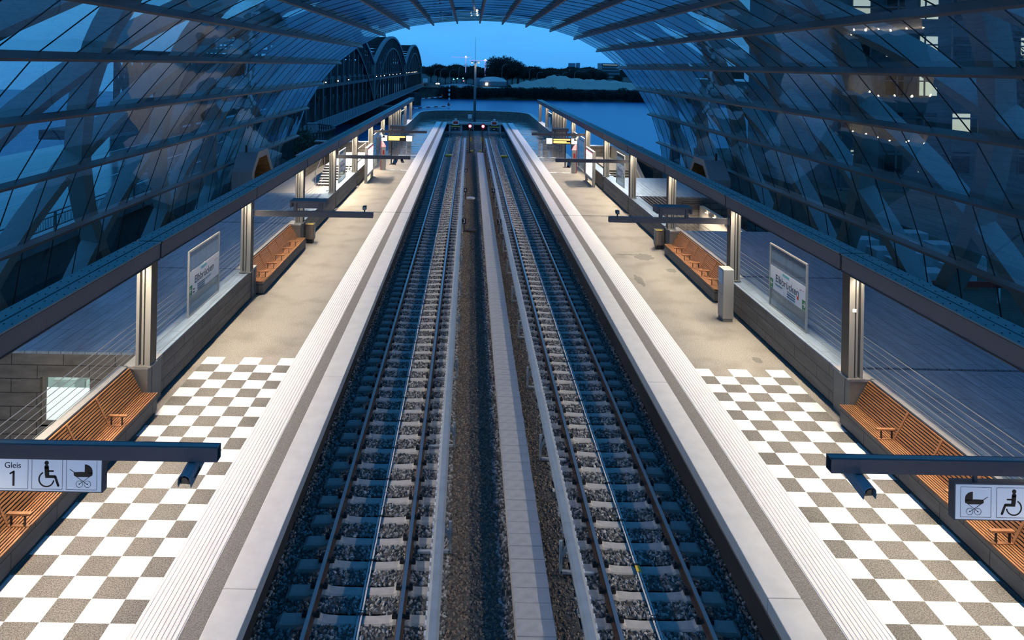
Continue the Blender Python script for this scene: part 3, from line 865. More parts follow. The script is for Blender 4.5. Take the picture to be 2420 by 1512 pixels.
def arm(sd, y, label):
    t = thing('cantilever_arm', label, 'arm', (sd*7.9, y, 2.97))
    y0 = y - 0.07; y1 = y + 0.07
    mb = MB()
    mb.box(sd*3.92, sd*7.93, y0, y1, 2.88, 2.895).box(sd*3.92, sd*7.93, y0, y1, 3.045, 3.06)
    mb.box(sd*3.92, sd*7.93, y0, y0+0.012, 2.895, 3.045).box(sd*3.92, sd*7.93, y1-0.012, y1, 2.895, 3.045)
    mb.box(sd*3.99, sd*4.02, y0+0.012, y1-0.012, 2.895, 3.045)
    mb.build('tube', M['arm'], t)
    MB().box(sd*3.92, sd*7.9, y-0.035, y+0.035, 3.06, 3.066).build('top_strip', M['beamtop'], t)
    MB().box(sd*7.9, sd*7.96, y-0.1, y+0.1, 2.84, 3.10).build('end_plate', M['steel'], t)
    return t
A0 = 9.25
ARMY = [A0, COLY[3], COLY[5], COLY[7]]
ARMDESC = ['carrying the pictogram sign and a camera', 'with a monitor box and small camera on top', 'with small cameras hanging under its tip', 'carrying the lit departure board']
for sd, nm in SIDES:
    for y, d in zip(ARMY, ARMDESC):
        arm(sd, y, 'dark horizontal arm over the %s platform, %s' % (nm, d))

# hanging pictogram signs
def wheelchair(F, a, b, s, fl):
    X = lambda p: (a + fl*p[0]*s, b + p[1]*s)
    F.disc(*X((-0.02, 0.36)), 0.055*s*1.25)
    F.line(X((-0.02, 0.24)), X((0.0, -0.05)), 0.14*s); F.disc(*X((-0.02, 0.235)), 0.07*s)
    F.line(X((0.0, 0.10)), X((0.19, 0.10)), 0.05*s); F.disc(*X((0.19, 0.10)), 0.025*s)
    F.line(X((-0.06, -0.075)), X((0.26, -0.075)), 0.09*s)
    F.line(X((0.25, -0.05)), X((0.36, -0.36)), 0.075*s); F.disc(*X((0.36, -0.36)), 0.036*s)
    t0, t1 = (rad(118), rad(352)) if fl > 0 else (rad(180-352), rad(180-118))
    F.arc(*X((-0.02, -0.16)), 0.235*s, 0.045*s, t0, t1)
def pram(F, a, b, s, fl):
    X = lambda p: (a + fl*p[0]*s, b + p[1]*s)
    hood = [(0.10, 0.08), (0.10, 0.33), (0.17, 0.325), (0.25, 0.29), (0.32, 0.22), (0.345, 0.14), (0.35, 0.06), (0.35, 0.02)]
    body = [(-0.25, 0.08), (-0.25, -0.02), (-0.17, -0.07), (0.25, -0.07), (0.34, -0.02), (0.345, 0.04), (0.34, 0.08), (0.0, 0.09)]
    pp = [X(p) for p in hood]; F.poly(pp if fl > 0 else pp[::-1])
    pp = [X(p) for p in body]; F.poly(pp if fl > 0 else pp[::-1])
    F.line(X((-0.38, 0.17)), X((-0.24, 0.08)), 0.018*s)
    F.line(X((-0.15, -0.07)), X((0.17, -0.30)), 0.016*s); F.line(X((0.24, -0.07)), X((-0.07, -0.30)), 0.016*s)
    for q in (-0.07, 0.19):
        F.arc(*X((q, -0.30)), 0.105*s, 0.012*s, 0, 2*math.pi, 30); F.disc(*X((q, -0.30)), 0.02*s)
def platform_sign(sd, nm, x0, x1, z0, z1, label):
    t = thing('pictogram_sign', label, 'sign', ((x0+x1)/2, A0, z1))
    MB().box(x0, x1, A0-0.055, A0+0.055, z0, z1).build('box', M['arm'], t, bevel=0.006)
    MB().box(x0+0.02, x1-0.02, A0-0.062, A0-0.05, z0+0.02, z1-0.02).build('panel', pm('sign face with added glow', (0.72, 0.75, 0.82), 0.35, emis=(0.85, 0.88, 1.0), es=0.22), t)  # weak glow added to brighten the panel
    for hx in ((x0 + 0.3, x1 - 0.3)):
        MB().box(hx-0.02, hx+0.02, A0-0.02, A0+0.02, z1, 2.879).build('hanger', M['arm'], t)
    fn = lambda a, b, d: (a, A0 - 0.0625 - d, b)
    F = Flat(fn); zc = (z0+z1)/2; hw = 0.195
    cs = (x0+0.255, x0+0.695, x0+1.135) if sd < 0 else (x0+0.275, x0+0.735, x0+1.195)
    for c in cs:
        F.frame(c-hw, c+hw, zc-hw*0.98, zc+hw*0.98, 0.004)
    if sd < 0:
        wheelchair(F, cs[1], zc, 0.40, 1); pram(F, cs[2], zc, 0.40, 1)
    else:
        pram(F, cs[0], zc, 0.40, -1); wheelchair(F, cs[1]+0.02, zc, 0.40, -1)
    F.mb.build('pictograms', M['ink'], t)
    if sd < 0:
        text('Gleis', 0.105, lambda a, b, d: fn(cs[0]+a, zc+0.105+b, d), M['ink'], t)
        F = Flat(fn); c = cs[0] + 0.012
        F.line((c, zc-0.155), (c, zc+0.035), 0.026); F.line((c+0.006, zc+0.03), (c-0.05, zc-0.002), 0.02)
        F.mb.build('numeral', M['ink'], t)
platform_sign(-1, 'left', -6.785, -5.38, 2.455, 2.925, 'white hanging sign reading Gleis 1 with wheelchair and pram pictograms')
platform_sign(1, 'right', 5.50, 6.95, 2.30, 2.78, 'white hanging sign with pram then wheelchair pictograms, under the near right arm')

def cctv(x, y, z, dx, dy, dz, label, s=1.0, mat='cctv'):
    """camera hanging at (x,y,z) looking along d"""
    t = thing('surveillance_camera', label, 'camera', (x, y, z))
    d = Vector((dx, dy, dz)).normalized(); p = Vector((x, y, z - 0.10*s)); a = d.cross(Vector((0, 0, 1))).normalized(); u = a.cross(d)
    MB().tube((x, y, z-0.001), (x, y, z-0.05*s), 0.05*s, 12).build('mount', M['black'], t)
    MB().path([Vector((x, y, z-0.02)) - d*0.02, p - a*0.10*s - u*0.02*s, p + d*0.13*s - a*0.09*s - u*0.03*s, p + d*0.2*s - a*0.02*s], 0.012*s, 6).build('cable', M['black'], t)
    # half-round sun shield over a box body
    mb = MB(); n = 10; vs = []
    for q, ln in ((0.085*s, None), (0.078*s, None)):
        for e in (-0.22*s, 0.24*s):
            for i in range(n+1):
                tt = math.pi * i / n
                vs.append(p + d*e + a*math.cos(tt)*q + u*(math.sin(tt)*q))
    m_ = n + 1
    fs = []
    for i in range(n):
        fs += [(i, i+1, m_+i+1, m_+i), (2*m_+i, 3*m_+i, 3*m_+i+1, 2*m_+i+1), (i, 2*m_+i, 2*m_+i+1, i+1), (m_+i, m_+i+1, 3*m_+i+1, 3*m_+i)]
    mb.add(vs, fs)
    for q in (-1, 1):
        b0 = p + a*q*0.082*s
        mb.bar(b0 - d*0.21*s - u*0.03*s, b0 + d*0.25*s - u*0.045*s, 0.008*s, 0.075*s, u)
    mb.bar(p - d*0.22*s, p - d*0.205*s, 0.16*s, 0.13*s, u)
    mb.build('sun_shield', M[mat], t, smooth=False)
    MB().bar(p - d*0.2*s - u*0.015*s, p + d*0.20*s - u*0.015*s, 0.142*s, 0.12*s, u).build('body', M['black'], t)
    MB().tube(p + d*0.20*s, p + d*0.225*s, 0.045*s, 14, 0.04*s).build('lens', M['pane_dark'], t)
    return t
cctv(-4.26, A0, 2.88, -0.05, -1.0, -0.22, 'grey camera hanging under the tip of the near left arm')
cctv(4.30, A0, 2.88, 0.12, -1.0, -0.22, 'grey camera hanging under the tip of the near right arm')
cctv(-4.75, ARMY[2], 2.88, -0.2, -1, -0.5, 'grey tube camera under the third left arm', 1.1)
cctv(-4.35, ARMY[2], 2.88, 0.1, 1, -0.5, 'small dark box camera under the tip of the third left arm', 0.8, 'black')
cctv(4.65, ARMY[2], 2.88, -0.3, -1, -0.5, 'grey tube camera under the third right arm', 1.1)
cctv(-7.2, ARMY[3]-0.3, 2.85, 0.5, -1, -0.5, 'pale camera beside the column at the left departure board', 1.2, 'silver')
cctv(7.2, ARMY[3]-0.3, 2.85, -0.5, -1, -0.5, 'pale camera beside the column at the right departure board', 1.2, 'silver')
for sd, nm in SIDES:
    t = thing('surveillance_camera', 'small dark camera standing on top of the second %s arm' % nm, 'camera', (sd*4.21, ARMY[1], 3.06))
    MB().tube((sd*4.21, ARMY[1], 3.067), (sd*4.21, ARMY[1], 3.16), 0.022, 8).build('stem', M['black'], t)
    MB().box(sd*4.21-0.055, sd*4.21+0.055, ARMY[1]-0.08, ARMY[1]+0.1, 3.15, 3.27).build('body', M['black'], t, bevel=0.01)
    MB().box(sd*4.21-0.035, sd*4.21+0.045, ARMY[1]-0.095, ARMY[1]-0.08, 3.17, 3.25).build('lens_window', M['cctv'], t)
    for y, w in ((ARMY[1], 'second'), (ARMY[3], 'fourth')):
        a, b = 5.49, 6.67
        t = thing('monitor_box', 'dark hooded monitor box seen from behind on the %s %s arm' % (w, nm), 'monitor', (sd*6.08, y, 3.06))
        MB().box(sd*a, sd*b, y-0.14, y+0.42, 3.36, 3.42).box(sd*a, sd*(a+0.06), y-0.12, y+0.4, 3.20, 3.36).box(sd*(b-0.06), sd*b, y-0.12, y+0.4, 3.20, 3.36).build('hood', M['arm'], t)
        MB().box(sd*(a+0.22), sd*(b-0.22), y-0.05, y+0.25, 3.16, 3.36).build('screen_case', M['beam'], t, bevel=0.01)
        for q in (a+0.16, b-0.16):
            MB().box(sd*(q-0.05), sd*(q+0.05), y-0.07, y+0.07, 3.067, 3.37).build('leg', M['arm'], t)

# lit departure boards under the fourth arms
for sd, nm in SIDES:
    y = ARMY[3]; x0, x1 = 4.98, 7.30
    t = thing('departure_board', 'lit departure board with amber text and two white end panels over the %s platform' % nm, 'board', (sd*6.1, y, 2.88))
    MB().box(sd*x0, sd*x1, y-0.14, y+0.14, 2.25, 2.71).build('case', M['arm'], t)
    for q in (5.6, 6.6):
        MB().box(sd*q-0.04, sd*q+0.04, y-0.04, y+0.04, 2.71, 2.879).build('hanger', M['arm'], t)
    MB().box(sd*5.48, sd*6.82, y-0.155, y-0.139, 2.30, 2.68).build('led_screen', M['ink'], t)
    f = MB()
    rows = ((2.545, 2.645, 5.53, 6.77), (2.43, 2.485, 5.53, 6.5), (2.34, 2.40, 5.53, 6.77)) if sd > 0 else ((2.54, 2.655, 5.53, 6.77), (2.43, 2.53, 5.95, 6.77), (2.33, 2.415, 5.95, 6.77))
    for z0, z1, a, b in rows:
        q = a
        while q < b:
            w = RND.uniform(0.03, 0.07)
            f.box(sd*q, sd*min(b, q+w), y-0.158, y-0.155, z0, z1); q += w + 0.008
    f.build('led_text', M['amber'], t)
    for a, b in ((5.01, 5.43), (6.87, 7.27)):
        MB().box(sd*a, sd*b, y-0.155, y-0.139, 2.29, 2.68).build('lit_panel', M['whiteglow'], t)

# station name boards on the walls
def name_board(sd, nm, y0, y1, z1, full, label):
    x = sd*8.34
    t = thing('station_name_board', label, 'sign', (x, (y0+y1)/2, DECK))
    mb = MB()
    mb.box(x-0.025, x+0.025, y0-0.04, y0, DECK, z1+0.04).box(x-0.025, x+0.025, y1, y1+0.04, DECK, z1+0.04)
    mb.box(x-0.025, x+0.025, y0, y1, z1, z1+0.04).box(x-0.03, x+0.03, y0, y1, DECK, DECK+0.025)
    mb.build('frame', M['silver'], t)
    MB().box(x-0.008, x+0.008, y0, y1, DECK+0.025, z1).build('glass_pane', M['glass'], t)
    z0p, z1p = 1.54, 2.22
    xf = x - sd*0.009
    MB().box(xf, xf - sd*0.004, y0+0.005, y1-0.005, z0p, z1p).build('name_panel', pm('white name print', (0.86, 0.87, 0.90), 0.4), t)
    yc = (y0+y1)/2
    # reading direction: left board reads away from the camera, right board towards it
    fn = lambda a, b, d: (xf - sd*(0.005 + d), yc - sd*a, 1.88 + b)
    text('Elbbr\u00fccken', 0.30, lambda a, b, d: fn(a-0.02, b+0.03, d), M['ink'], t, 'station_name', sx=1.12)
    F = Flat(fn); F.poly([(-0.30, 0.235), (0.12, 0.235), (0.12, 0.285), (-0.30, 0.285)]); F.mb.build('line_badge', M['teal'], t)
    ha = (y1-y0)/2
    F = Flat(fn)
    ends = (-1,) if sd < 0 else (-1, 1)
    for e in ends:
        a0, a1 = sorted((e*(ha-0.005), e*(ha-0.21)))
        F.poly([(a0, -0.335), (a1, -0.335), (a1, -0.05), (a0, -0.05)])
    F.mb.build('exit_field', M['green'], t)
    F = Flat(fn); F.d = 0.003
    for e in ends:
        c = e*(ha-0.107); zc = -0.175
        F.line((c-0.07, zc), (c+0.07, zc), 0.03)
        F.line((c+e*0.075, zc+0.0), (c+e*0.005, zc+0.07), 0.03); F.line((c+e*0.075, zc), (c+e*0.005, zc-0.07), 0.03)
        F.line((c-0.06, -0.31), (c+0.06, -0.31), 0.012)
    F.mb.build('exit_arrow', M['white'], t)
    F = Flat(fn)
    # rows of tiny destination print
    if sd < 0:
        for k, (a, b, w) in enumerate(((-0.55, -0.15, 0.4), (-0.55, -0.21, 0.4), (-0.55, -0.27, 0.4), (-0.55, -0.325, 0.38))):
            q = a
            while q < a + w + 0.15: F.line((q, b), (q+0.035, b), 0.02); q += 0.043
        F.line((0.05, -0.15), (0.5, -0.15), 0.012)
        for k in range(2):
            F.line((-0.87, -0.2-k*0.08), (-0.76, -0.2-k*0.08), 0.035)
    else:
        q = -0.8
        while q < -0.3: F.line((q, -0.14), (q+0.035, -0.14), 0.02); q += 0.043
        for k in range(3):
            q = 0.0
            while q < 0.5: F.line((q, -0.13-k*0.07), (q+0.035, -0.13-k*0.07), 0.022); q += 0.043
        F.line((-0.2, -0.08), (-0.2, -0.32), 0.004)
    F.mb.build('small_print', M['ink'], t)
    F = Flat(fn)
    if sd > 0:
        F.poly([(0.62, -0.15), (0.72, -0.15), (0.72, -0.06), (0.62, -0.06)])
    F.line((0.78, 0.16), (0.9, 0.19), 0.012); F.line((0.95, 0.18), (1.02, 0.18), 0.012)
    F.mb.build('red_print', M['red'], t)
name_board(-1, 'left', 19.60, 21.90, 2.77, True, 'large glass board reading Elbbr\u00fccken standing on the wall of the left platform')
name_board(1, 'right', 19.28, 21.56, 2.81, True, 'large glass board reading Elbbr\u00fccken standing on the wall of the right platform')
name_board(-1, 'left', 42.0, 44.2, 2.80, True, 'distant glass Elbbr\u00fccken board near the left stairs')
name_board(1, 'right', 42.0, 44.2, 2.84, True, 'distant glass Elbbr\u00fccken board near the right stairs')

# emergency cabinet, bins, sticker, wire railings
t = thing('grey_cabinet', 'tall pale grey metal cabinet standing on the right platform by the bench end', 'cabinet', (7.55, 23.05, 0))
MB().box(7.40, 7.70, 22.86, 23.30, 0.0, 0.10).build('plinth', M['pillar'], t)
MB().box(7.38, 7.72, 22.84, 23.32, 0.10, 1.66).build('body', M['silver'], t, bevel=0.012)
MB().box(7.365, 7.382, 22.90, 23.26, 1.18, 1.60).build('front_panel', M['white'], t, bevel=0.004)
MB().box(7.374, 7.382, 22.86, 23.30, 0.86, 0.865).build('door_gap', M['dark'], t)
for sd, nm in SIDES:
    y = 31.9; x0, x1 = 7.58, 7.96
    t = thing('waste_bin', 'perforated metal waste bin with a yellow bag, by the bench pillar on the %s platform' % nm, 'bin', (sd*7.77, y, 0))
    mb = MB()
    mb.box(sd*x0, sd*(x0+0.012), y-0.02, y+0.34, 0.16, 0.85); mb.box(sd*(x1-0.012), sd*x1, y-0.02, y+0.34, 0.16, 0.85)
    mb.box(sd*x0, sd*x1, y+0.328, y+0.34, 0.16, 0.85); mb.box(sd*x0, sd*x1, y-0.02, y+0.34, 0.16, 0.18)
    mb.build('body', M['silver'], t)
    mb = MB().box(sd*x0, sd*x1, y-0.02, y-0.008, 0.16, 0.85)
    mb.cur = 1
    for i in range(6):
        for j in range(11):
            mb.box(sd*(x0+0.045+i*0.052), sd*(x0+0.075+i*0.052), y-0.022, y-0.019, 0.22+j*0.05, 0.25+j*0.05)
    mb.build('perforated_front', [pm('brown perforated plate', (0.30, 0.19, 0.12), 0.5), M['silver']], t)
    MB().box(sd*(x0+0.02), sd*(x1-0.02), y, y+0.32, 0.3, 0.80).build('bag', M['yellow'], t)
    MB().box(sd*(x0+0.05), sd*(x1-0.05), y, y+0.3, 0.0, 0.16).build('foot', M['black'], t)
    t = thing('wire_railing', 'row of six thin steel wires behind the %s benches' % nm, 'railing', (sd*8.58, 20, 1.1))
    for k in range(6):
        MB().tube((sd*8.58, 3.0, 1.10+k*0.14), (sd*8.58, 39.0, 1.10+k*0.14), 0.008 if k < 5 else 0.010, 6).build('wire', M['silver'], t)
mb = MB().box(8.0, 8.09, COLY[2]-0.166, COLY[2]-0.161, 2.55, 2.63)
tag(mb.build('sticker', M['white']), 'small white sticker on the near right column', 'sticker')

# ------------------------------------------------------------------ glazed vault: purlins, glazing strips, outer steel ribs
HALF = [(1.96, 11.83), (4.02, 11.62), (6.14, 11.26), (8.25, 10.61), (10.25, 9.57), (12.10, 8.12), (13.64, 6.27), (14.87, 4.12), (15.69, 1.68), (16.10, -0.85), (16.2, -3.3)]
SEC = [(-x, z) for x, z in reversed(HALF)] + [(0.0, 11.90)] + HALF
YE = 62.0; YS = -7.2
ceil = bpy.data.objects.new('ceiling', None); COL.objects.link(ceil); struct(ceil)
ceil.location = (0, 30, 0)
def secn(i):
    a = Vector(SEC[max(0, i-1)]); b = Vector(SEC[min(len(SEC)-1, i+1)])
    d = (b - a).normalized()
    return Vector((d.x, d.y)), Vector((-d.y, d.x))      # tangent left->right, outward normal
for i, (x, z) in enumerate(SEC):
    t, n = secn(i)
    if n.y < 0 and abs(n.y) > abs(n.x): n = -n
    c = Vector((x, z))
    if 0 < i < len(SEC) - 1:
        p = [c + n*0.03 - t*0.07, c + n*0.03 + t*0.07, c - n*0.24 + t*0.055, c - n*0.24 - t*0.055]
        MB().prism([tuple(q) for q in p], 'y', YS, YE + 0.45).build('purlin', M['purlin'], ceil)
    if i < len(SEC) - 1:
        x1, z1 = SEC[i+1]
        a = Vector((x, z)); b = Vector((x1, z1)); d = (b-a).normalized(); nn = Vector((-d.y, d.x))
        mb = MB(); y = YE; k = 0
        while y > YS:
            y1 = y - 1.8
            j = [RND.uniform(-0.007, 0.007) for _ in range(4)]
            P = lambda q, yy, o: (q.x + nn.x*o, yy, q.y + nn.y*o)
            mb.cur = 0
            mb.quad(P(a, y-0.009, j[0]), P(b, y-0.009, j[1]), P(b, y1+0.009, j[2]), P(a, y1+0.009, j[3]))
            mb.cur = 1
            q0 = [P(a, y+0.010, 0.02), P(b, y+0.010, 0.02), P(b, y-0.010, 0.02), P(a, y-0.010, 0.02)]
            q1 = [P(a, y+0.010, -0.012), P(b, y+0.010, -0.012), P(b, y-0.010, -0.012), P(a, y-0.010, -0.012)]
            mb.add(q0 + q1, [(0, 1, 2, 3), (7, 6, 5, 4), (0, 4, 5, 1), (1, 5, 6, 2), (2, 6, 7, 3), (3, 7, 4, 0)])
            y = y1; k += 1
        # keep every pane's front turned to the inside
        o = mb.build('glazing_strip', [M['vault'], M['gasket']], ceil)
# outer ribs: two families of slanting arches just outside the glass
LEN = [0.0]
for p, q in zip(SEC, SEC[1:]): LEN.append(LEN[-1] + (Vector(q)-Vector(p)).length)
def at(s):
    s = max(0, min(LEN[-1], s))
    for i in range(len(SEC)-1):
        if s <= LEN[i+1] + 1e-6:
            f = (s - LEN[i]) / (LEN[i+1] - LEN[i])
            a = Vector(SEC[i]); b = Vector(SEC[i+1]); d = (b-a).normalized()
            t0, n0 = secn(i); t1, n1 = secn(i+1)
            n = n0.lerp(n1, f).normalized(); t = t0.lerp(t1, f).normalized()
            return a.lerp(b, f), t, n
SX = LEN[2] + (4.12-1.68)*0.0   # arc position of the lowest crossings on the left
S4 = LEN[3]                     # purlin at z 4.12
SL = 0.85
def rib(y_at, s_ref, slope):
    pts = []
    ns = 60
    for k in range(ns+1):
        s = LEN[1]*0.2 + (LEN[-1] - LEN[1]*0.4) * k / ns
        yy = y_at + slope * (s - s_ref)
        pts.append((s, yy))
    run = []
    for s, yy in pts:
        if -8 <= yy <= 61.6:
            c, t, n = at(s)
            T = Vector((t.x, slope, t.y)).normalized(); N = Vector((n.x, 0, n.y)); B = T.cross(N).normalized(); N = B.cross(T).normalized()
            C = Vector((c.x, yy, c.y))
            run.append([C + N*0.42 - B*0.26, C + N*0.42 + B*0.26, C + N*1.15 + B*0.26, C + N*1.15 - B*0.26])
    if len(run) < 4: return
    mb = MB(); vs = [v for r in run for v in r]; fs = []
    for k in range(len(run)-1):
        for e in range(4):
            fs.append((k*4+e, k*4+(e+1) % 4, (k+1)*4+(e+1) % 4, (k+1)*4+e))
    fs += [(3, 2, 1, 0), tuple((len(run)-1)*4 + e for e in range(4))]
    mb.add(vs, fs).build('outer_rib', M['rib'], ceil)
for k in range(-10, 11):
    y = 27.2 + 7.0 * k
    rib(y, S4, SL); rib(y, S4, -SL)

# ------------------------------------------------------------------ portals, stairs, info cases, pillars at the far half
for sd, nm in SIDES:
    t = thing('stair_portal', 'chamfered portal with a brown wooden opening at the foot of the %s glass wall' % nm, 'portal', (sd*14.2, 45.6, 0))
    P = [(43.4, -2.0), (43.4, 1.35), (44.6, 2.42), (46.6, 2.42), (48.0, 0.9), (48.0, -2.0)]
    I = [(43.8, -2.0), (43.8, 1.2), (44.75, 2.02), (46.4, 2.02), (47.6, 0.75), (47.6, -2.0)]
    mb = MB()
    xa, xb = sd*13.8, sd*15.05
    n = len(P)
    mb.cur = 0
    mb.add([(xa, *p) for p in P] + [(xb, *p) for p in P], [(i, i+1, n+i+1, n+i) for i in range(n-1)])
    mb.add([(xa, *p) for p in P] + [(xa, *p) for p in I], [(i, i+1, n+i+1, n+i) for i in range(n-1)])
    mb.add([(xb, *p) for p in P], [tuple(range(n))])
    mb.build('shell', pm('grey portal panels', (0.25, 0.26, 0.27), 0.5), t)
    mb = MB(); xi = sd*14.9
    mb.add([(xa, *p) for p in I] + [(xi, *p) for p in I], [(i, i+1, n+i+1, n+i) for i in range(n-1)])
    mb.add([(xi, *p) for p in I], [tuple(range(n))])
    mb.build('wooden_lining', brick_mat('brown panels', (0.22, 0.13, 0.05), (0.25, 0.15, 0.06), (0.05, 0.03, 0.01), 1.2, 0.6, 'side'), t)
    MB().tube((sd*14.5, 44.4, 2.4), (sd*14.5, 44.4, 2.85), 0.07, 10).build('flue', M['black'], t)

# left stairs climbing behind the far wall
t = thing('staircase', 'pale stone stairs rising behind the far wall of the left platform', 'stairs', (-9.4, 51, 0))
for k in range(8):
    y = 46.9 + k*0.34; z = 0.128*(k+1)
    MB().box(-10.6, -8.7, y, 56.6, z-0.128, z-0.03).build('riser', M['clad'], t)
    MB().box(-10.6, -8.7, y-0.03, y+0.37 if k < 7 else 56.6, z-0.03, z).build('tread', M['coping'], t)
for x in (-10.7, -8.66):
    MB().path([(x, 46.8, 0.95), (x, 49.6, 1.95), (x, 55, 1.95)], 0.025, 8).path([(x, 46.8, 0), (x, 46.8, 0.95)], 0.02, 6).path([(x, 49.6, 1.0), (x, 49.6, 1.95)], 0.02, 6).path([(x, 55, 1.0), (x, 55, 1.95)], 0.02, 6).build('handrail', M['silver'], t)
t = thing('staircase', 'grey stairs with sloping parapet behind the far wall of the right platform', 'stairs', (9.6, 51, 0))
for k in range(8):
    y = 46.9 + k*0.34; z = 0.128*(k+1)
    MB().box(8.75, 10.4, y, 56.6, z-0.128, z-0.03).build('riser', M['clad'], t)
    MB().box(8.75, 10.4, y-0.03, y+0.37 if k < 7 else 56.6, z-0.03, z).build('tread', M['conc'], t)
MB().prism([(46.4, 0.0), (46.4, 0.8), (49.6, 1.9), (56.5, 1.9), (56.5, 0)], 'x', 10.42, 10.7).build('parapet', M['pillar'], t)
MB().bar((10.40, 46.4, 0.82), (10.40, 49.6, 1.92), 0.05, 0.04).build('handrail', M['silver'], t)
for sd, nm in SIDES:
    mb = MB()
    mb.cur = 0; mb.box(sd*8.7, sd*12.2, 56.65, 57.3, 0.0, 1.8); mb.box(sd*12.2, sd*12.9, 50.5, 57.3, 0, 1.45)
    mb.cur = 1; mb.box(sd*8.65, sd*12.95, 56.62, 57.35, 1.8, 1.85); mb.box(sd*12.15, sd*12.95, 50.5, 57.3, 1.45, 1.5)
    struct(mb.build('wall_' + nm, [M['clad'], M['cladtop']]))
    # bench block on the lobby floor
    # info case
    y0, y1 = 48.2, 51.0; x = sd*7.62
    t = thing('information_case', 'lit information case with a red header and three white posters on the %s platform' % nm, 'display case', (x, 49.6, 0))
    mb = MB()
    mb.box(x-0.09, x+0.09, y0-0.14, y0, 0.0, 2.38).box(x-0.09, x+0.09, y1, y1+0.14, 0.0, 2.38).box(x-0.09, x+0.09, y0, y1, 2.26, 2.38).box(x-0.09, x+0.09, y0, y1, 0.42, 0.52)
    mb.build('frame', M['silver'], t)
    MB().box(x-0.05, x+0.05, y0, y1, 0.52, 2.26).build('backing', M['pillar'], t)
    xf = x - sd*0.05
    MB().box(xf, xf - sd*0.03, y0+0.02, y1-0.02, 1.86, 2.24).build('header', M['pinkglow'], t)
    mb = MB()
    for c in (0.18, 0.5, 0.82):
        yc = y0 + c*(y1-y0)
        mb.box(xf - sd*0.03, xf - sd*0.035, yc-0.30, yc+0.30, 1.92, 2.18)
    mb.build('header_symbol', M['whiteglow'], t)
    for c in range(3):
        a = y0 + 0.04 + c*(y1-y0)/3
        MB().box(xf, xf - sd*0.02, a, a + (y1-y0)/3 - 0.10, 0.56, 1.84).build('poster', M['poster'], t)
    for q in (y0-0.07, y1+0.07):
        MB().box(x-0.22, x+0.22, q-0.09, q+0.09, 0.0, 0.025).build('foot', M['silver'], t)
    # emergency pillar
    y = 54.5; x0, x1 = 7.06, 7.42
    t = thing('emergency_pillar', 'pale emergency call pillar with a glowing red curved top on the %s platform' % nm, 'call pillar', (sd*7.24, y, 0))
    MB().box(sd*x0, sd*(x1-0.05), y-0.12, y+0.2, 0.0, 1.75).build('body', M['silver'], t)
    MB().box(sd*(x1-0.05), sd*x1, y-0.12, y+0.2, 0.0, 2.15).build('red_side', M['red'], t)
    pf = [(sd*(x1-0.05), 2.15), (sd*(x1-0.05), 1.75), (sd*x0, 1.75)] + [(sd*(x0 + (x1-0.05-x0)*i/6), 1.75 + 0.40*math.sin(i/6*math.pi/2)) for i in range(1, 6)]
    MB().prism(pf, 'y', y-0.12, y+0.2).build('lit_top', M['pinkglow'], t)
    MB().box(sd*7.15, sd*7.27, y-0.13, y-0.12, 1.15, 1.5).build('call_panel', M['red'], t)
    # glass screen and dark post between the pillar and the close columns
    t = thing('glass_screen', 'glass screen with metal posts behind the emergency pillar on the %s platform' % nm, 'screen', (sd*8.1, 58, 0))
    MB().box(sd*8.09, sd*8.11, 55.2, 60.9, 0.05, 2.5).build('glass_pane', M['glass'], t)
    for y in (55.1, 58.0, 60.95):
        MB().box(sd*8.06, sd*8.14, y-0.04, y+0.04, 0, 2.55).build('post', M['silver'], t)
    MB().box(sd*8.06, sd*8.14, 55.1, 60.95, 2.5, 2.56).build('rail', M['silver'], t)
    t = thing('post', 'dark slim post beside the %s emergency pillar' % nm, 'post', (sd*6.95, 57.5, 0))
    MB().tube((sd*6.95, 57.5, 0), (sd*6.95, 57.5, 2.3), 0.05, 10).build('shaft', M['black'], t)
    MB().tube((sd*6.95, 57.5, 0), (sd*6.95, 57.5, 0.04), 0.16, 12).build('foot', M['black'], t)
    # notice panel between the last columns
    t = thing('notice_screen', 'glass screen with a white notice between the far columns of the %s platform' % nm, 'panel', (sd*8.1, 78.9, 1.12))
    MB().box(sd*8.09, sd*8.11, 76.6, 81.2, 1.12, 2.9).build('pane', M['glass'], t)
    MB().box(sd*8.07, sd*8.085, 78.6, 80.2, 1.45, 2.45).build('notice', M['white'], t)
    MB().box(sd*8.06, sd*8.14, 76.6, 81.2, 2.9, 2.96).build('rail', M['silver'], t)
    # small things on the platform end
    t = thing('litter_pillar', 'small pale metal box post near the far parapet of the %s platform' % nm, 'post', (sd*6.6, 70.0, 0))
    MB().box(sd*6.42, sd*6.78, 69.8, 70.2, 0, 0.9).build('body', M['silver'], t, bevel=0.01)

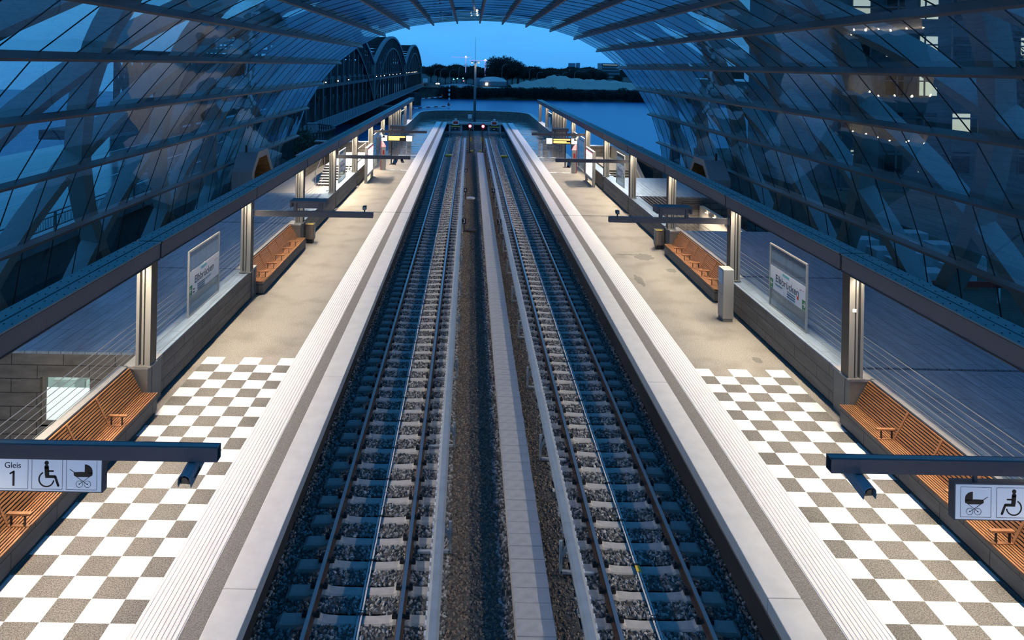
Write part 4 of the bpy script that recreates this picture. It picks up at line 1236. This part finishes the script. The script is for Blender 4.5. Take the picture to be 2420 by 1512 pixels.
# ------------------------------------------------------------------ track ends
for sd, nm in SIDES:
    x = sd*2.55; y = 95.0
    t = thing('buffer_stop', 'steel buffer stop with yellow bar and red plate at the end of the %s track' % nm, 'buffer stop', (x, y, -0.95))
    mb = MB()
    for q in (-0.74, 0.74):
        mb.box(x+q-0.12, x+q+0.12, y-2.6, y+1.5, -0.944, -0.80)
        mb.bar((x+q, y-2.2, -0.85), (x+q, y+0.2, 0.05), 0.14, 0.16)
        mb.box(x+q-0.14, x+q+0.14, y-0.1, y+0.2, -0.85, 0.12)
    mb.build('frame', M['mast'], t)
    MB().box(x-0.95, x+0.95, y-0.2, y, -0.50, -0.12).box(x-0.85, x+0.85, y-2.4, y-2.2, -0.80, -0.62).build('crossbeam', M['mast'], t)
    MB().box(x-0.60, x+0.60, y-0.24, y-0.2, -0.09, 0.03).build('yellow_bar', M['yellow'], t)
    MB().box(x-0.36, x+0.36, y-0.32, y-0.2, -0.52, -0.14).build('buffer_head', M['black'], t)
    MB().box(x-0.16, x+0.10, y-0.325, y-0.32, -0.38, -0.31).build('head_label', M['white'], t)
    MB().box(x-0.42, x+0.42, y-0.02, y+0.03, 0.16, 0.72).build('plate', M['white'], t)
    MB().box(x-0.31, x+0.31, y-0.03, y-0.02, 0.27, 0.61).build('red_field', M['red'], t)
    MB().box(x-0.03, x+0.03, y+0.03, y+0.07, -0.2, 0.95).build('stem', M['mast'], t)
    MB().box(x-0.16, x+0.16, y-0.0, y+0.03, 0.80, 1.0).build('number_plate', M['white'], t)
    x = sd*0.68; y = 75.0
    t = thing('stop_signal', 'slim signal post showing a red light beside the %s track end' % nm, 'signal', (x, y, -1.0))
    MB().tube((x, y, -1.08), (x, y, 1.5), 0.05, 10).build('post', M['black'], t)
    MB().box(x-0.2, x+0.2, y-0.12, y+0.12, -1.06, -0.98).build('foot', M['black'], t)
    MB().box(x-0.16, x+0.16, y-0.06, y+0.14, 1.42, 1.98).build('head', M['black'], t, bevel=0.02)
    MB().tube((x, y-0.07, 1.70), (x, y-0.10, 1.70), 0.14, 18).build('lens', M['redglow'], t)
    MB().box(x-sd*0.1-0.07, x-sd*0.1+0.07, y-0.02, y+0.0, 0.1, 0.55).build('yellow_tag', M['yellow'], t)
    l = bpy.data.lights.new('signal_light', 'POINT'); l.energy = 6; l.color = (1, 0.05, 0.06); l.shadow_soft_size = 0.1
    o = bpy.data.objects.new('signal_light', l); COL.objects.link(o); o.parent = t; o.location = Vector((x, y-0.3, 1.7)) - t.location
    t = thing('track_magnet', 'yellow track box lying between the rails of the %s track' % nm, 'track box', (sd*2.78, 72.0, -1.0))
    MB().box(sd*2.78-0.32, sd*2.78+0.32, 71.8, 72.3, -1.09, -0.92).build('box', M['yellow'], t, bevel=0.02)
    t = thing('marker_box', 'small yellow box near the foot of the %s signal' % nm, 'box', (sd*0.45, 75.6, -1.0))
    MB().box(sd*0.45-0.14, sd*0.45+0.14, 75.5, 75.8, -1.1, -0.9).build('box', M['yellow'], t)
t = thing('ladder', 'red and white ladder on the end wall of the track pit', 'ladder', (-0.45, 101.2, -1.0))
for q in (-0.75, -0.15):
    MB().box(q-0.03, q+0.03, 101.15, 101.21, -1.1, 0.9 if q < -0.5 else 0.1).build('stile', M['silver'], t)
for k in range(5):
    MB().box(-0.75, -0.15, 101.14, 101.2, -0.9+k*0.22, -0.84+k*0.22).build('rung', M['white'], t)
t = thing('switch_box', 'small white box on a post beside the mast foot', 'box', (-0.65, 103.5, 0))
MB().box(-0.95, -0.4, 103.4, 103.7, 0.4, 0.95).build('case', M['white'], t); MB().box(-0.75, -0.6, 103.45, 103.6, 0, 0.4).build('post', M['mast'], t)
t = thing('lighting_mast', 'tall grey lamp mast with an aerial rising from the platform head', 'mast', (-0.02, 102.9, 0))
MB().tube((-0.02, 102.9, 0), (-0.02, 102.9, 8.6), 0.20, 16, 0.15).build('pole', M['mast'], t, smooth=True)
MB().tube((-0.02, 102.9, 8.6), (-0.02, 102.9, 12.1), 0.03, 6, 0.012).build('aerial', M['mast'], t)
MB().bar((-0.55, 102.9, 8.55), (0.5, 102.9, 8.55), 0.07, 0.07).build('crossarm', M['mast'], t)
for q in (-0.5, 0.45):
    h = MB().box(q-0.13, q+0.13, 102.75, 103.05, 8.42, 8.62).build('floodlight', M['mast'], t)
    MB().box(q-0.09, q+0.09, 102.8, 103.0, 8.38, 8.42).build('lamp', M['warmdot'], h)
l = bpy.data.lights.new('mast_light', 'POINT'); l.energy = 25; l.color = WARM; l.shadow_soft_size = 0.1
o = bpy.data.objects.new('mast_light', l); COL.objects.link(o); o.parent = t; o.location = (0.35, -0.5, 8.25)
# warm downlights of the lower right stairs, and a lamp row added to brighten the left pit
t = thing('stair_and_fill_lights', 'row of small round lights over the lower right stairs', 'lights', (11.9, 35, 0.5))
for k in range(6):
    MB().tube((11.9, 32.2+k*1.2, 0.42), (11.9, 32.2+k*1.2, 0.40), 0.06, 10).build('lamp', M['warmdot'], t)
l = bpy.data.lights.new('stair_light', 'AREA'); l.shape = 'RECTANGLE'; l.size = 0.3; l.size_y = 7; l.energy = 160; l.color = WARM
o = bpy.data.objects.new('stair_light', l); COL.objects.link(o); o.parent = t; o.location = (-0.5, 0.3, -0.2)

t = thing('stair_and_fill_lights', 'added row of small round lights brightening the pit in front of the lit kiosk window', 'lights', (-9.0, 12, 0.5))
for k in range(5):
    MB().tube((-8.75, 6.5+k*2.2, 0.42), (-8.75, 6.5+k*2.2, 0.40), 0.05, 10).build('lamp', M['lampface'], t)
l = bpy.data.lights.new('pit_fill_light', 'AREA'); l.shape = 'RECTANGLE'; l.size = 0.3; l.size_y = 8; l.energy = 260; l.color = WARM
o = bpy.data.objects.new('pit_fill_light', l); COL.objects.link(o); o.parent = t; o.location = (0, -1.0, 0.0); o.rotation_euler = (rad(35), rad(-20), 0)

# ------------------------------------------------------------------ river, banks, road and bridge outside
def water_mat():
    m = bpy.data.materials.new('river water'); m.use_nodes = True
    t = m.node_tree; b = t.nodes['Principled BSDF']
    b.inputs['Base Color'].default_value = (0.0, 0.15, 0.32, 1); b.inputs['Roughness'].default_value = 0.33
    b.inputs['IOR'].default_value = 1.75
    c = nd(t, 'ShaderNodeTexCoord'); mp = nd(t, 'ShaderNodeMapping'); mp.inputs['Scale'].default_value = (0.12, 0.5, 1)
    t.links.new(c.outputs['Object'], mp.inputs[0])
    n = nd(t, 'ShaderNodeTexNoise'); n.inputs['Scale'].default_value = 1.0; n.inputs['Detail'].default_value = 6
    t.links.new(mp.outputs[0], n.inputs[0])
    bu = nd(t, 'ShaderNodeBump'); bu.inputs['Strength'].default_value = 0.10; bu.inputs['Distance'].default_value = 0.12
    t.links.new(n.outputs[0], bu.inputs['Height']); t.links.new(bu.outputs[0], b.inputs['Normal'])
    return m
mb = MB().quad((-400, 46, -8), (400, 46, -8), (400, 360, -8), (-400, 360, -8))
tag(mb.build('river', water_mat()), 'wide blue river behind the platform head', 'river', kind='stuff')
# foundations that carry the station
struct(MB().box(-15.3, 15.3, -8, 76, -9, -3.5).build('floor', M['darkconc']))
struct(MB().box(-8.6, 8.6, 76, 108, -9, -1.95).build('floor', M['darkconc']))
# ground left and right of the hall, far bank
struct(MB().box(-24.6, -15.4, -30, 96, -9, -5.0).build('floor', M['earth']))
struct(MB().box(15.4, 28, -30, 46, -9, -2.0).box(28, 120, -30, 92, -9, -2.0).build('floor', pm('site soil', (0.12, 0.10, 0.075), 0.95, var=0.4, scale=0.4)))
mb = MB(); n = 60
for k in range(n):
    x0, x1 = -150 + k*7, -150 + (k+1)*7
    mb.add([(x0, 338 + 2*math.sin(k), -8.2), (x1, 338 + 2*math.sin(k+1), -8.2), (x1, 347, -3.2), (x0, 347, -3.2)], [(0, 1, 2, 3)])
    mb.add([(x0, 347, -3.2), (x1, 347, -3.2), (x1, 1800, -2.8), (x0, 1800, -2.8)], [(0, 1, 2, 3)])
struct(mb.build('floor', M['earth']))
mb = MB().box(-24, 270, 346.4, 347.2, -4.5, -2.9)
struct(mb.build('wall_quay', M['darkconc']))

# road on the left running onto the bridge
mb = MB().box(-48, -24.8, -30, 100, -2.9, -2.0)
mb.cur = 1
for x in (-27.5, -31.5, -35.5, -39.5):
    mb.box(x-0.08, x+0.08, -30, 100, -2.0, -1.99)
struct(mb.build('floor', [M['road'], M['white']]))
struct(MB().box(-26.5, -25.4, -30, 96, -7.9, -2.9).build('wall_road', M['conc']))
t = thing('road_railing', 'grey bar railing along the road outside the left glass wall', 'railing', (-24.95, 35, -2))
MB().box(-25.0, -24.9, -20, 99, -0.99, -0.93).box(-25.0, -24.9, -20, 99, -1.85, -1.80).box(-25.0, -24.9, -20, 99, -1.22, -1.18).build('rails', M['bridgetop'], t)
mb = MB(); y = -10
while y < 60:
    mb.box(-24.96, -24.94, y, y+0.025, -1.82, -1.2); y += 0.16
mb.build('bars', M['bridgetop'], t)
for k in range(34):
    MB().box(-25.0, -24.88, -14+k*3.3, -13.88+k*3.3, -2.0, -0.95).build('post', M['bridgetop'], t)

# the arched steel bridge: three spans, two truss planes
t = thing('arched_bridge', 'old dark steel arch bridge with three humps beyond the left glass wall', 'bridge', (-33, 238, -2))
SP = [(99, 192), (192, 285), (285, 378)]
mb = MB().box(-44, -24.9, 99, 382, -3.0, -2.1)
mb.cur = 1; mb.box(-26.2, -24.9, 99, 382, -2.1, -2.05)
mb.build('deck', [M['road'], pm('brown walkway', (0.30, 0.22, 0.18), 0.6)], t)
mb = MB().box(-25.0, -24.85, 99, 382, -2.9, -1.25).box(-24.85, -24.5, 99, 382, -3.2, -2.9)
for k in range(142):
    mb.box(-24.86, -24.78, 100+k*2, 100.12+k*2, -2.8, -1.3)
mb.build('fascia', M['bridgetop'], t)
def za(tt): return 8.2 + 8.6 * (1 - tt*tt)      # outer chord
def zi(tt): return -1.8 + 15.0 * (1 - tt*tt)    # inner chord
for (a, b) in SP:
    mid, hl = (a+b)/2, (b-a)/2
    for xp in (-26.6, -41.5):
        N = 22
        oc = [Vector((xp, mid + hl*0.985*(2*k/N-1), za(2*k/N-1))) for k in range(N+1)]
        ic = [Vector((xp, mid + hl*0.985*(2*k/N-1), zi(2*k/N-1))) for k in range(N+1)]
        m1 = MB()
        for p, q in zip(oc, oc[1:]): m1.bar(p, q, 1.0, 0.7)
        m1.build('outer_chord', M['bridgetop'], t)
        m1 = MB()
        for p, q in zip(ic, ic[1:]): m1.bar(p, q, 0.9, 0.6)
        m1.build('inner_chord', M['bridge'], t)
        m1 = MB()
        for k in range(N):
            m1.bar(oc[k], ic[k], 0.25, 0.3)
            if k < N/2: m1.bar(ic[k], oc[k+1], 0.2, 0.22)
            else: m1.bar(oc[k], ic[k+1], 0.2, 0.22)
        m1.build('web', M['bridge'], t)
        nh = 14
        for k in range(1, nh):
            tt = 2*k/nh - 1
            y = mid + hl*0.985*tt
            MB().box(xp-0.25, xp+0.25, y-0.45, y+0.45, -2.1, zi(tt)).build('hanger', M['bridge'], t)
        MB().box(xp-0.5, xp+0.5, a-0.2, a+0.9, -3, za(1)).box(xp-0.5, xp+0.5, b-0.9, b+0.2, -3, za(1)).build('end_post', M['conc'], t)
    m1 = MB()
    for k in range(1, 22):
        tt = 2*k/22 - 1
        y = mid + hl*0.985*tt
        m1.box(-41.5, -26.6, y-0.3, y+0.3, za(tt)-0.5, za(tt)+0.1)
        if k < 21:
            y2 = mid + hl*0.985*(2*(k+1)/22-1)
            m1.bar((-41.5, y, za(tt)), (-26.6, y2, za(2*(k+1)/22-1)), 0.25, 0.25)
    m1.build('top_bracing', M['bridge'], t)
    MB().box(-41.6, -26.3, a, b, 3.6, 4.2).build('upper_deck', M['bridge'], t)
    m1 = MB()
    k = a + 2
    while k < b: m1.box(-26.35, -26.25, k, k+0.12, 4.2, 5.2); k += 2.0
    m1.box(-26.4, -26.2, a, b, 5.1, 5.2).build('upper_railing', M['bridge'], t)
for k, y in enumerate((118, 127, 139, 151, 196, 205, 214, 228, 238, 250, 262, 288, 296, 304, 312, 320, 328, 336, 344)):
    MB().lathe([(0.0, -0.10), (0.10, 0), (0.0, 0.10)], (-26.2, y, 4.6), 8).build('lamp', M['warmdot'], t)
for y in (192, 285):
    MB().prism([(-46, y-3), (-22.5, y-3), (-20, y), (-22.5, y+3), (-46, y+3)], 'z', -9, -3.1).build('pier', M['darkconc'], t)
struct(MB().box(-60, -24, 378, 400, -9, -2.1).build('wall_quay', M['darkconc']))
t = thing('railway_bridge', 'dark lattice railway bridge just behind the arched bridge', 'bridge', (-55, 238, -2))
MB().box(-60, -50, 99, 382, -3.2, -1.9).build('deck', M['bridge'], t)
MB().box(-50.2, -49.8, 99, 382, -2.0, 2.2).build('plate_girder', M['bridge'], t)
MB().box(-50.3, -49.7, 99, 382, 8.6, 9.4).build('top_flange', M['bridge'], t)
m1 = MB(); y = 100
while y < 380:
    m1.bar((-50, y, 2.2), (-50, y+3.2, 8.8), 0.5, 0.4); m1.bar((-50, y+3.2, 2.2), (-50, y, 8.8), 0.5, 0.4); m1.box(-50.2, -49.8, y-0.3, y+0.3, 2.2, 8.8); y += 3.2
m1.build('lattice', M['bridge'], t)
# quay terrace with balustrade and cabinet left of the platform head
struct(MB().prism([(-26, 86), (-20.5, 86), (-18.6, 90), (-18.3, 95), (-19.5, 99), (-22, 101.5), (-26, 101.5)], 'z', -9, -1.75).build('floor', M['darkconc']))
t = thing('balustrade', 'dark curved stone balustrade of the quay terrace left of the platform head', 'balustrade', (-19.5, 94, -1.7))
BP = [(-20.6, 86), (-18.9, 90), (-18.5, 94.8), (-19.6, 98.6), (-22, 101.2), (-24.5, 101.2)]
m1 = MB()
for (p, q) in zip(BP, BP[1:]):
    m1.bar((p[0], p[1], -0.6), (q[0], q[1], -0.6), 0.34, 0.16); m1.bar((p[0], p[1], -1.62), (q[0], q[1], -1.62), 0.34, 0.2)
m1.build('rails', M['darkconc'], t)
for (p, q) in zip(BP, BP[1:]):
    L = (Vector(q)-Vector(p)).length; n = int(L/0.55)
    for k in range(n):
        c = Vector(p).lerp(Vector(q), (k+0.5)/n)
        MB().lathe([(0.1, 0), (0.1, 0.08), (0.05, 0.18), (0.13, 0.5), (0.06, 0.8), (0.1, 0.9)], (c.x, c.y, -1.55), 8).build('baluster', M['darkconc'], t, smooth=True)
t = thing('utility_cabinet', 'grey painted utility cabinet standing by the curved balustrade', 'cabinet', (-21.2, 94.5, -1.75))
MB().box(-21.9, -20.8, 94, 95, -1.75, 0.0).build('body', M['mast'], t)
MB().box(-22.0, -20.7, 93.9, 95.1, 0.0, 0.12).build('roof', M['bridgetop'], t)

# striped floating booms and mooring posts
def boom(p0, p1, label):
    t = thing('striped_boom', label, 'boom', p0)
    p0 = Vector(p0); p1 = Vector(p1); n = 10
    m1 = MB()
    for k in range(n):
        m1.cur = k % 2
        m1.tube(p0.lerp(p1, k/n), p0.lerp(p1, (k+1)/n), 0.22, 8)
    m1.build('bar', [M['red'], M['white']], t)
    MB().lathe([(0.0, 0.0), (0.55, 0.1), (0.5, 0.5), (0.0, 1.6)], p1, 10).build('end_cone', M['red'], t)
boom((-22, 255, -7.6), (-8.6, 272, -7.4), 'red and white striped boom floating near the bridge pier, the nearer one')
boom((-26, 318, -7.5), (-13.5, 331, -6.6), 'red and white striped boom by the far bank under the bridge end')
for x, y, h, lab in ((-10.2, 332, 8, 'dark and white striped mooring post by the far bank'), (80, 330, 9, 'dark mooring pile near the far bank on the right')):
    t = thing('mooring_post', lab, 'post', (x, y, -8))
    m1 = MB()
    for k in range(8):
        m1.cur = k % 2 if x < 0 else 0
        m1.tube((x, y, -9 + k*h/8), (x, y, -9 + (k+1)*h/8), 0.4, 8)
    m1.build('pile', [M['black'], M['white']], t)

# ------------------------------------------------------------------ vegetation (winter twigs)
TW = 0.055
def fuzz(mb, c, r, n, s, rnd, hollow=0.35):
    for _ in range(n):
        while True:
            p = Vector((rnd.uniform(-1, 1), rnd.uniform(-1, 1), rnd.uniform(-1, 1)))
            if hollow < p.length < 1: break
        q = Vector((c[0]+p.x*r[0], c[1]+p.y*r[1], c[2]+p.z*r[2]))
        d = Vector((p.x*0.8 + rnd.uniform(-.6, .6), p.y*0.8 + rnd.uniform(-.6, .6), p.z*0.8 + rnd.uniform(-.2, 1))).normalized()
        o = d.orthogonal().normalized() * s * rnd.uniform(0.12, 0.3); o.rotate(Matrix.Rotation(rnd.uniform(0, 6.28), 3, d))
        mb.add([q - o, q + o, q + d*s*rnd.uniform(0.7, 1.3)], [(0, 1, 2)])
def tree(name, label, grp, loc, h, w, n=900, mat='twig', seed=1, trunk=True, low=0.25):
    rnd = random.Random(seed)
    t = thing(name, label, 'tree', loc, grp)
    mb = MB(); x, y, z = loc
    for k in range(7):
        f = k/7*6.28
        c = (x + math.cos(f)*w*0.22*rnd.uniform(0.3, 1), y + math.sin(f)*w*0.22, z + h*(low + (1-low)*rnd.uniform(0.42, 0.68)))
        fuzz(mb, c, (w*0.36, w*0.36, h*(1-low)*0.36), n//7, w*TW, rnd)
    mb.build('crown', M[mat], t)
    m1 = MB().tube((x, y, z-0.5), (x, y, z+h*0.5), w*0.035, 8, w*0.018)
    for k in range(7):
        f = k/7*6.28 + 0.4
        m1.tube((x, y, z+h*rnd.uniform(0.2, 0.42)), (x+math.cos(f)*w*0.32, y+math.sin(f)*w*0.32, z+h*rnd.uniform(0.6, 0.85)), w*0.014, 6, w*0.004)
    m1.build('trunk', M['bark'], t)
    return t
def place(src, label, grp, loc, sc_):
    c = copy_tree(src); c.location = loc; c.scale = sc_
    c['label'] = label; c['group'] = grp
    return c
g = 'bare trees on the far bank'
lab = 'dark bare winter tree on the far bank behind the river'
base = tree('bare_tree', lab, g, (20, 415, -3), 17, 17, 4200, 'twig', 3)
rr = random.Random(5)
for k in range(34):
    x = -26 + k*3.4 + rr.uniform(-1, 1)
    if 6 < x < 12: continue
    hs = 0.62 + 0.12*math.sin(k*1.7) + rr.uniform(0, 0.12)
    if -12 < x < 6: hs *= 0.75
    if x > 50: hs *= 0.85
    place(base, lab, g, (x, 440 + rr.uniform(-15, 30), -3), (hs*0.8, hs*0.8, hs*0.86))
place(base, 'tallest bare tree right of the lamp mast on the far bank', g, (13.5, 412, -3), (0.72, 0.72, 0.98))
place(base, 'broad bare tree just right of the tallest one on the far bank', g, (27, 420, -3), (0.7, 0.7, 0.85))
tree('poplar', 'slim dark poplar left of the lamp mast on the far bank', None, (-3.2, 420, -3), 13, 5, 1600, 'twig', 9, low=0.1)
g = 'bushes along the far waterline'; lab = 'dark bush on the far river bank'
t = thing('bush', lab, 'bush', (0, 340.5, -6), g)
mb = MB(); fuzz(mb, (0, 340.5, -4.6), (4.2, 2.5, 3.0), 1500, 0.6, random.Random(4), 0.0); mb.build('twigs', M['twig'], t)
for k in range(46):
    x = -14 + k*3.3 + rr.uniform(-1, 1)
    place(t, lab, g, (x, 340.5 + rr.uniform(-1.5, 1.5), -6.2 + rr.uniform(-0.5, 0.5)), (rr.uniform(0.7, 1.2), 1, rr.uniform(0.6, 1.15)))
tag(t, 'dark bush on the far river bank')
tree('shrub', 'green leafy shrub outside the left glass wall near its far end', None, (-19.0, 76, -5.0), 6.5, 5.5, 3200, 'leaf', 21, low=0.05)
g = 'dark trees outside the right glass wall'; lab = 'dark green tree standing outside the right glass wall'
bt = tree('leafy_tree', lab, g, (34, 30, -2), 17, 10, 4200, 'leaf', 31, low=0.08)
for x, y, s in ((31, 20, 0.9), (38, 38, 1.1), (43, 48, 1.2), (30, 12, 0.8), (46, 30, 1.3), (50, 40, 1.4), (40, 22, 1.2)):
    place(bt, lab, g, (x, y, -2), (s, s, s))

# sand heaps, buildings, lamps on the far bank
mb = MB(); N = 60; Q = 10
hh = lambda x, y: (-3.0 + max(0, 4.2*math.exp(-((x-58)/16)**2) + 4.4*math.exp(-((x-44)/9)**2) + 3.2*math.exp(-((x-80)/14)**2) + 2.5*math.exp(-((x-30)/7)**2) + 0.35*math.sin(x*0.9) + 0.3*math.sin(x*2.1+y)) * max(0, math.sin((y-362)/58*math.pi)))
for i in range(N):
    for j in range(Q):
        xa, xb = 21 + i*1.6, 21 + (i+1)*1.6; ya, yb = 362 + j*5.8, 362 + (j+1)*5.8
        mb.quad((xa, ya, hh(xa, ya)), (xb, ya, hh(xb, ya)), (xb, yb, hh(xb, yb)), (xa, yb, hh(xa, yb)))
tag(mb.build('sand_heap', M['sand'], smooth=True), 'long pale sand heap on the far bank', 'sand heap')
struct(MB().box(-14, 24, 356, 372, -3.1, -2.85).build('floor', M['sand']))
t = thing('office_block', 'pale office block with window bands far on the right bank', 'building', (116, 600, -3))
MB().box(109, 124, 600, 620, -3, 12).build('walls', M['coolbuild'], t)
for k in range(5):
    MB().box(109.4, 123.6, 599.7, 600, -1.5+k*2.7, 0.0+k*2.7).build('window_band', M['pane_dark'], t)
MB().box(110, 123, 599.6, 599.8, 10.4, 10.7).build('lit_strip', M['winlit'], t)
t = thing('finned_hall', 'dark brown hall with vertical fins beside the pale office block', 'building', (98, 600, -3))
MB().box(85, 108.5, 600, 625, -3, 6.4).build('walls', M['darkbuild'], t)
m1 = MB()
for k in range(16): m1.box(85.4+k*1.5, 85.7+k*1.5, 599.3, 600, -3, 7.4)
m1.build('fins', M['darkbuild'], t)
t = thing('towers', 'pair of hazy towers on the horizon', 'tower', (125, 1000, -3))
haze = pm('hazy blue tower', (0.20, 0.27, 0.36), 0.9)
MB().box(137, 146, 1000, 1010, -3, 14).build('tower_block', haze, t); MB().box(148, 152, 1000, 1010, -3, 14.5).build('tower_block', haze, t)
mb = MB(); rz = random.Random(13)
for k in range(330):
    x0 = -120 + k*1.4; hz = 6.6 + 1.2*math.sin(k*0.11) + 0.9*math.sin(k*0.37) + rz.uniform(0, 1.0)
    mb.box(x0, x0+1.6, 900, 905, -3, hz)
    fuzz(mb, (x0, 902, hz), (1.6, 2, 1.2), 5, 1.2, rz, 0.0)
tag(mb.build('distant_woodland', M['twig']), 'low dark band of distant woodland on the horizon', 'woodland', kind='stuff')
t = thing('white_pavilion', 'white low building with a rounded roof right of the mast on the far bank', 'building', (22, 400, -3))
MB().box(3, 12, 398, 405, -3, 1.2).build('hall', M['coolbuild'], t)
MB().prism([(12 + 7.5*math.cos(a*math.pi/10), -0.6 + 2.6*math.sin(a*math.pi/10)) for a in range(11)] + [(4.5, -3), (19.5, -3)][:0], 'y', 396, 404).build('round_roof', M['white'], t)
MB().box(4.6, 19.4, 396, 404, -3, -0.55).build('walls', M['coolbuild'], t)
MB().box(8.0, 9.0, 395.8, 396, -2.6, -1.4).build('lit_door', M['warmdot'], t)
for k, (x, y, h) in enumerate(((-17, 395, 9), (-12, 400, 8.5), (-7, 405, 11), (17, 400, 12), (33, 410, 10), (36, 395, 8), (46, 400, 7), (50, 395, 8), (57, 398, 9), (-20, 388, 9))):
    lab = 'arched street lamp on the far bank, dark against the trees'
    t = thing('street_lamp', lab, 'street lamp', (x, y, -3), 'street lamps on the far bank')
    pts = [(x, y, -3), (x, y, -3+h*0.75)] + [(x + 1.6*(1-math.cos(a*math.pi/8)), y, -3 + h*0.75 + h*0.25*math.sin(a*math.pi/8)) for a in range(1, 5)] + [(x+2.4, y, -3+h)]
    MB().path(pts, 0.10, 6).build('pole', M['mast'], t)
    MB().box(x+2.2, x+3.2, y-0.2, y+0.2, -3+h-0.12, -3+h+0.05).build('head', M['bridgetop'], t)
gg = glow('green traffic light', (0.1, 1.0, 0.7), 20.0); rg = glow('red tail light', (1, 0.1, 0.12), 14.0)
for x, z, m, lab in ((-9.8, 0.2, gg, 'green traffic light at the far road crossing, leftmost of three'), (-7.8, 0.6, gg, 'green traffic light at the far road crossing, the middle one'), (-4.6, 0.9, gg, 'green traffic light at the far road crossing, nearest the mast'), (-4.2, -0.6, rg, 'red traffic light at the far road crossing')):
    t = thing('traffic_light', lab, 'traffic light', (x, 402, -3))
    MB().tube((x, 402, -3), (x, 402, z+0.5), 0.08, 6).build('pole', M['black'], t)
    MB().box(x-0.3, x+0.3, 401.9, 402.2, z-0.7, z+0.5).build('case', M['black'], t)
    MB().lathe([(0.0, -0.26), (0.26, 0.0), (0.0, 0.26)], (x, 401.85, z), 10).build('lens', m, t)
struct(MB().prism([(-17, 372), (4, 372), (-4, 430), (-9, 430)], 'z', -3.0, -2.75).build('floor', M['coolbuild']))
t = thing('car', 'car with bright headlights on the far road at the bridge end', 'car', (-18.2, 392, -3))
MB().prism([(-19.2, -2.7), (-17.3, -2.7), (-17.3, -2.0), (-17.7, -1.4), (-18.8, -1.4), (-19.2, -2.0)], 'y', 391, 395).build('body', M['mast'], t)
for q in (-18.9, -17.6):
    MB().box(q-0.3, q+0.3, 390.85, 391, -2.35, -1.95).build('headlight', glow('headlight', (1, 0.85, 0.6), 30), t)
    MB().tube((q-0.1, 391.6, -2.7), (q+0.1, 391.6, -2.7), 0.32, 12).build('wheel', M['black'], t)
t = thing('road_sign', 'square white and blue sign board at the bridge end', 'sign', (-25, 392, -3))
MB().box(-26.2, -23.8, 391.9, 392.05, -1.6, 0.6).build('board', M['white'], t); MB().box(-25.1, -24.9, 392.05, 392.2, -3, 0).build('post', M['mast'], t)
for x, y, z, lab in ((-46, 870, 18, 'thin tower crane with violet lights on the horizon, the larger one'), (-24, 800, 14, 'slim tower crane with violet lights on the horizon, the smaller one')):
    t = thing('tower_crane', lab, 'crane', (x, y, -3))
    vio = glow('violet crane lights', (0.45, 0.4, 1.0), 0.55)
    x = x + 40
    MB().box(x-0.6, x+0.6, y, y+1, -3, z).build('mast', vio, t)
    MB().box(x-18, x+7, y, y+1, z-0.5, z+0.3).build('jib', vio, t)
    MB().box(x-0.5, x+0.5, y-0.5, y, z+0.3, z+1.3).build('beacon', M['warmdot'], t)

# building site outside the right glass wall
t = thing('site_building', 'shell of a building with lit windows outside the right glass wall', 'building', (40, 66, -2))
MB().box(31, 62, 62, 82, -2, 32).build('walls', pm('blue grey site facade', (0.17, 0.18, 0.19), 0.7, var=0.2, scale=0.3), t)
rw = random.Random(8)
for i in range(7):
    for j in range(9):
        x = 32.0 + i*2.9; z = -0.6 + j*3.3
        f = MB().box(x, x+1.7, 61.9, 62.05, z, z+2.0).build('window_frame', M['mast'], t)
        MB().box(x+0.1, x+1.6, 61.86, 61.9, z+0.1, z+1.9).build('pane', M['winlit'] if rw.random() < 0.45 else M['pane_dark'], f)
m1 = MB()
for j in range(11):
    m1.box(30.6, 62, 60.6, 61.6, -2+j*3.1, -1.9+j*3.1)
for i in range(14):
    m1.box(30.6+i*2.3, 30.7+i*2.3, 60.6, 60.7, -2, 32)
m1.build('scaffold', M['bridgetop'], t)
g = 'pallet stacks outside the right glass wall'; lab = 'stack of pale wrapped pallets outside the right glass wall'
t = thing('pallet_stack', lab, 'pallet stack', (20.5, 33, -2), g)
MB().box(19.9, 21.1, 32.5, 33.5, -1.85, -1.0).build('load', pm('white wrapped load', (0.55, 0.58, 0.60), 0.5, var=0.2, scale=3), t, bevel=0.02)
MB().box(19.85, 21.15, 32.45, 33.55, -2.0, -1.85).build('pallet', M['wood'], t)
for x, y in ((20.4, 35), (20.6, 37), (22.4, 34), (22.3, 36.4), (22.6, 38.6), (20.8, 39.2), (24.3, 36), (24.4, 38.4), (24.6, 41)):
    c = copy_tree(t); c.location = (x, y, -2)
t = thing('barrier', 'red and white site barrier outside the right glass wall', 'barrier', (21, 29, -2))
MB().box(19, 26, 31.4, 31.5, -1.3, -1.05).build('red_board', M['red'], t)
for q in (19.2, 22.5, 25.8): MB().box(q-0.04, q+0.04, 31.4, 31.5, -2, -1.0).build('post', M['white'], t)
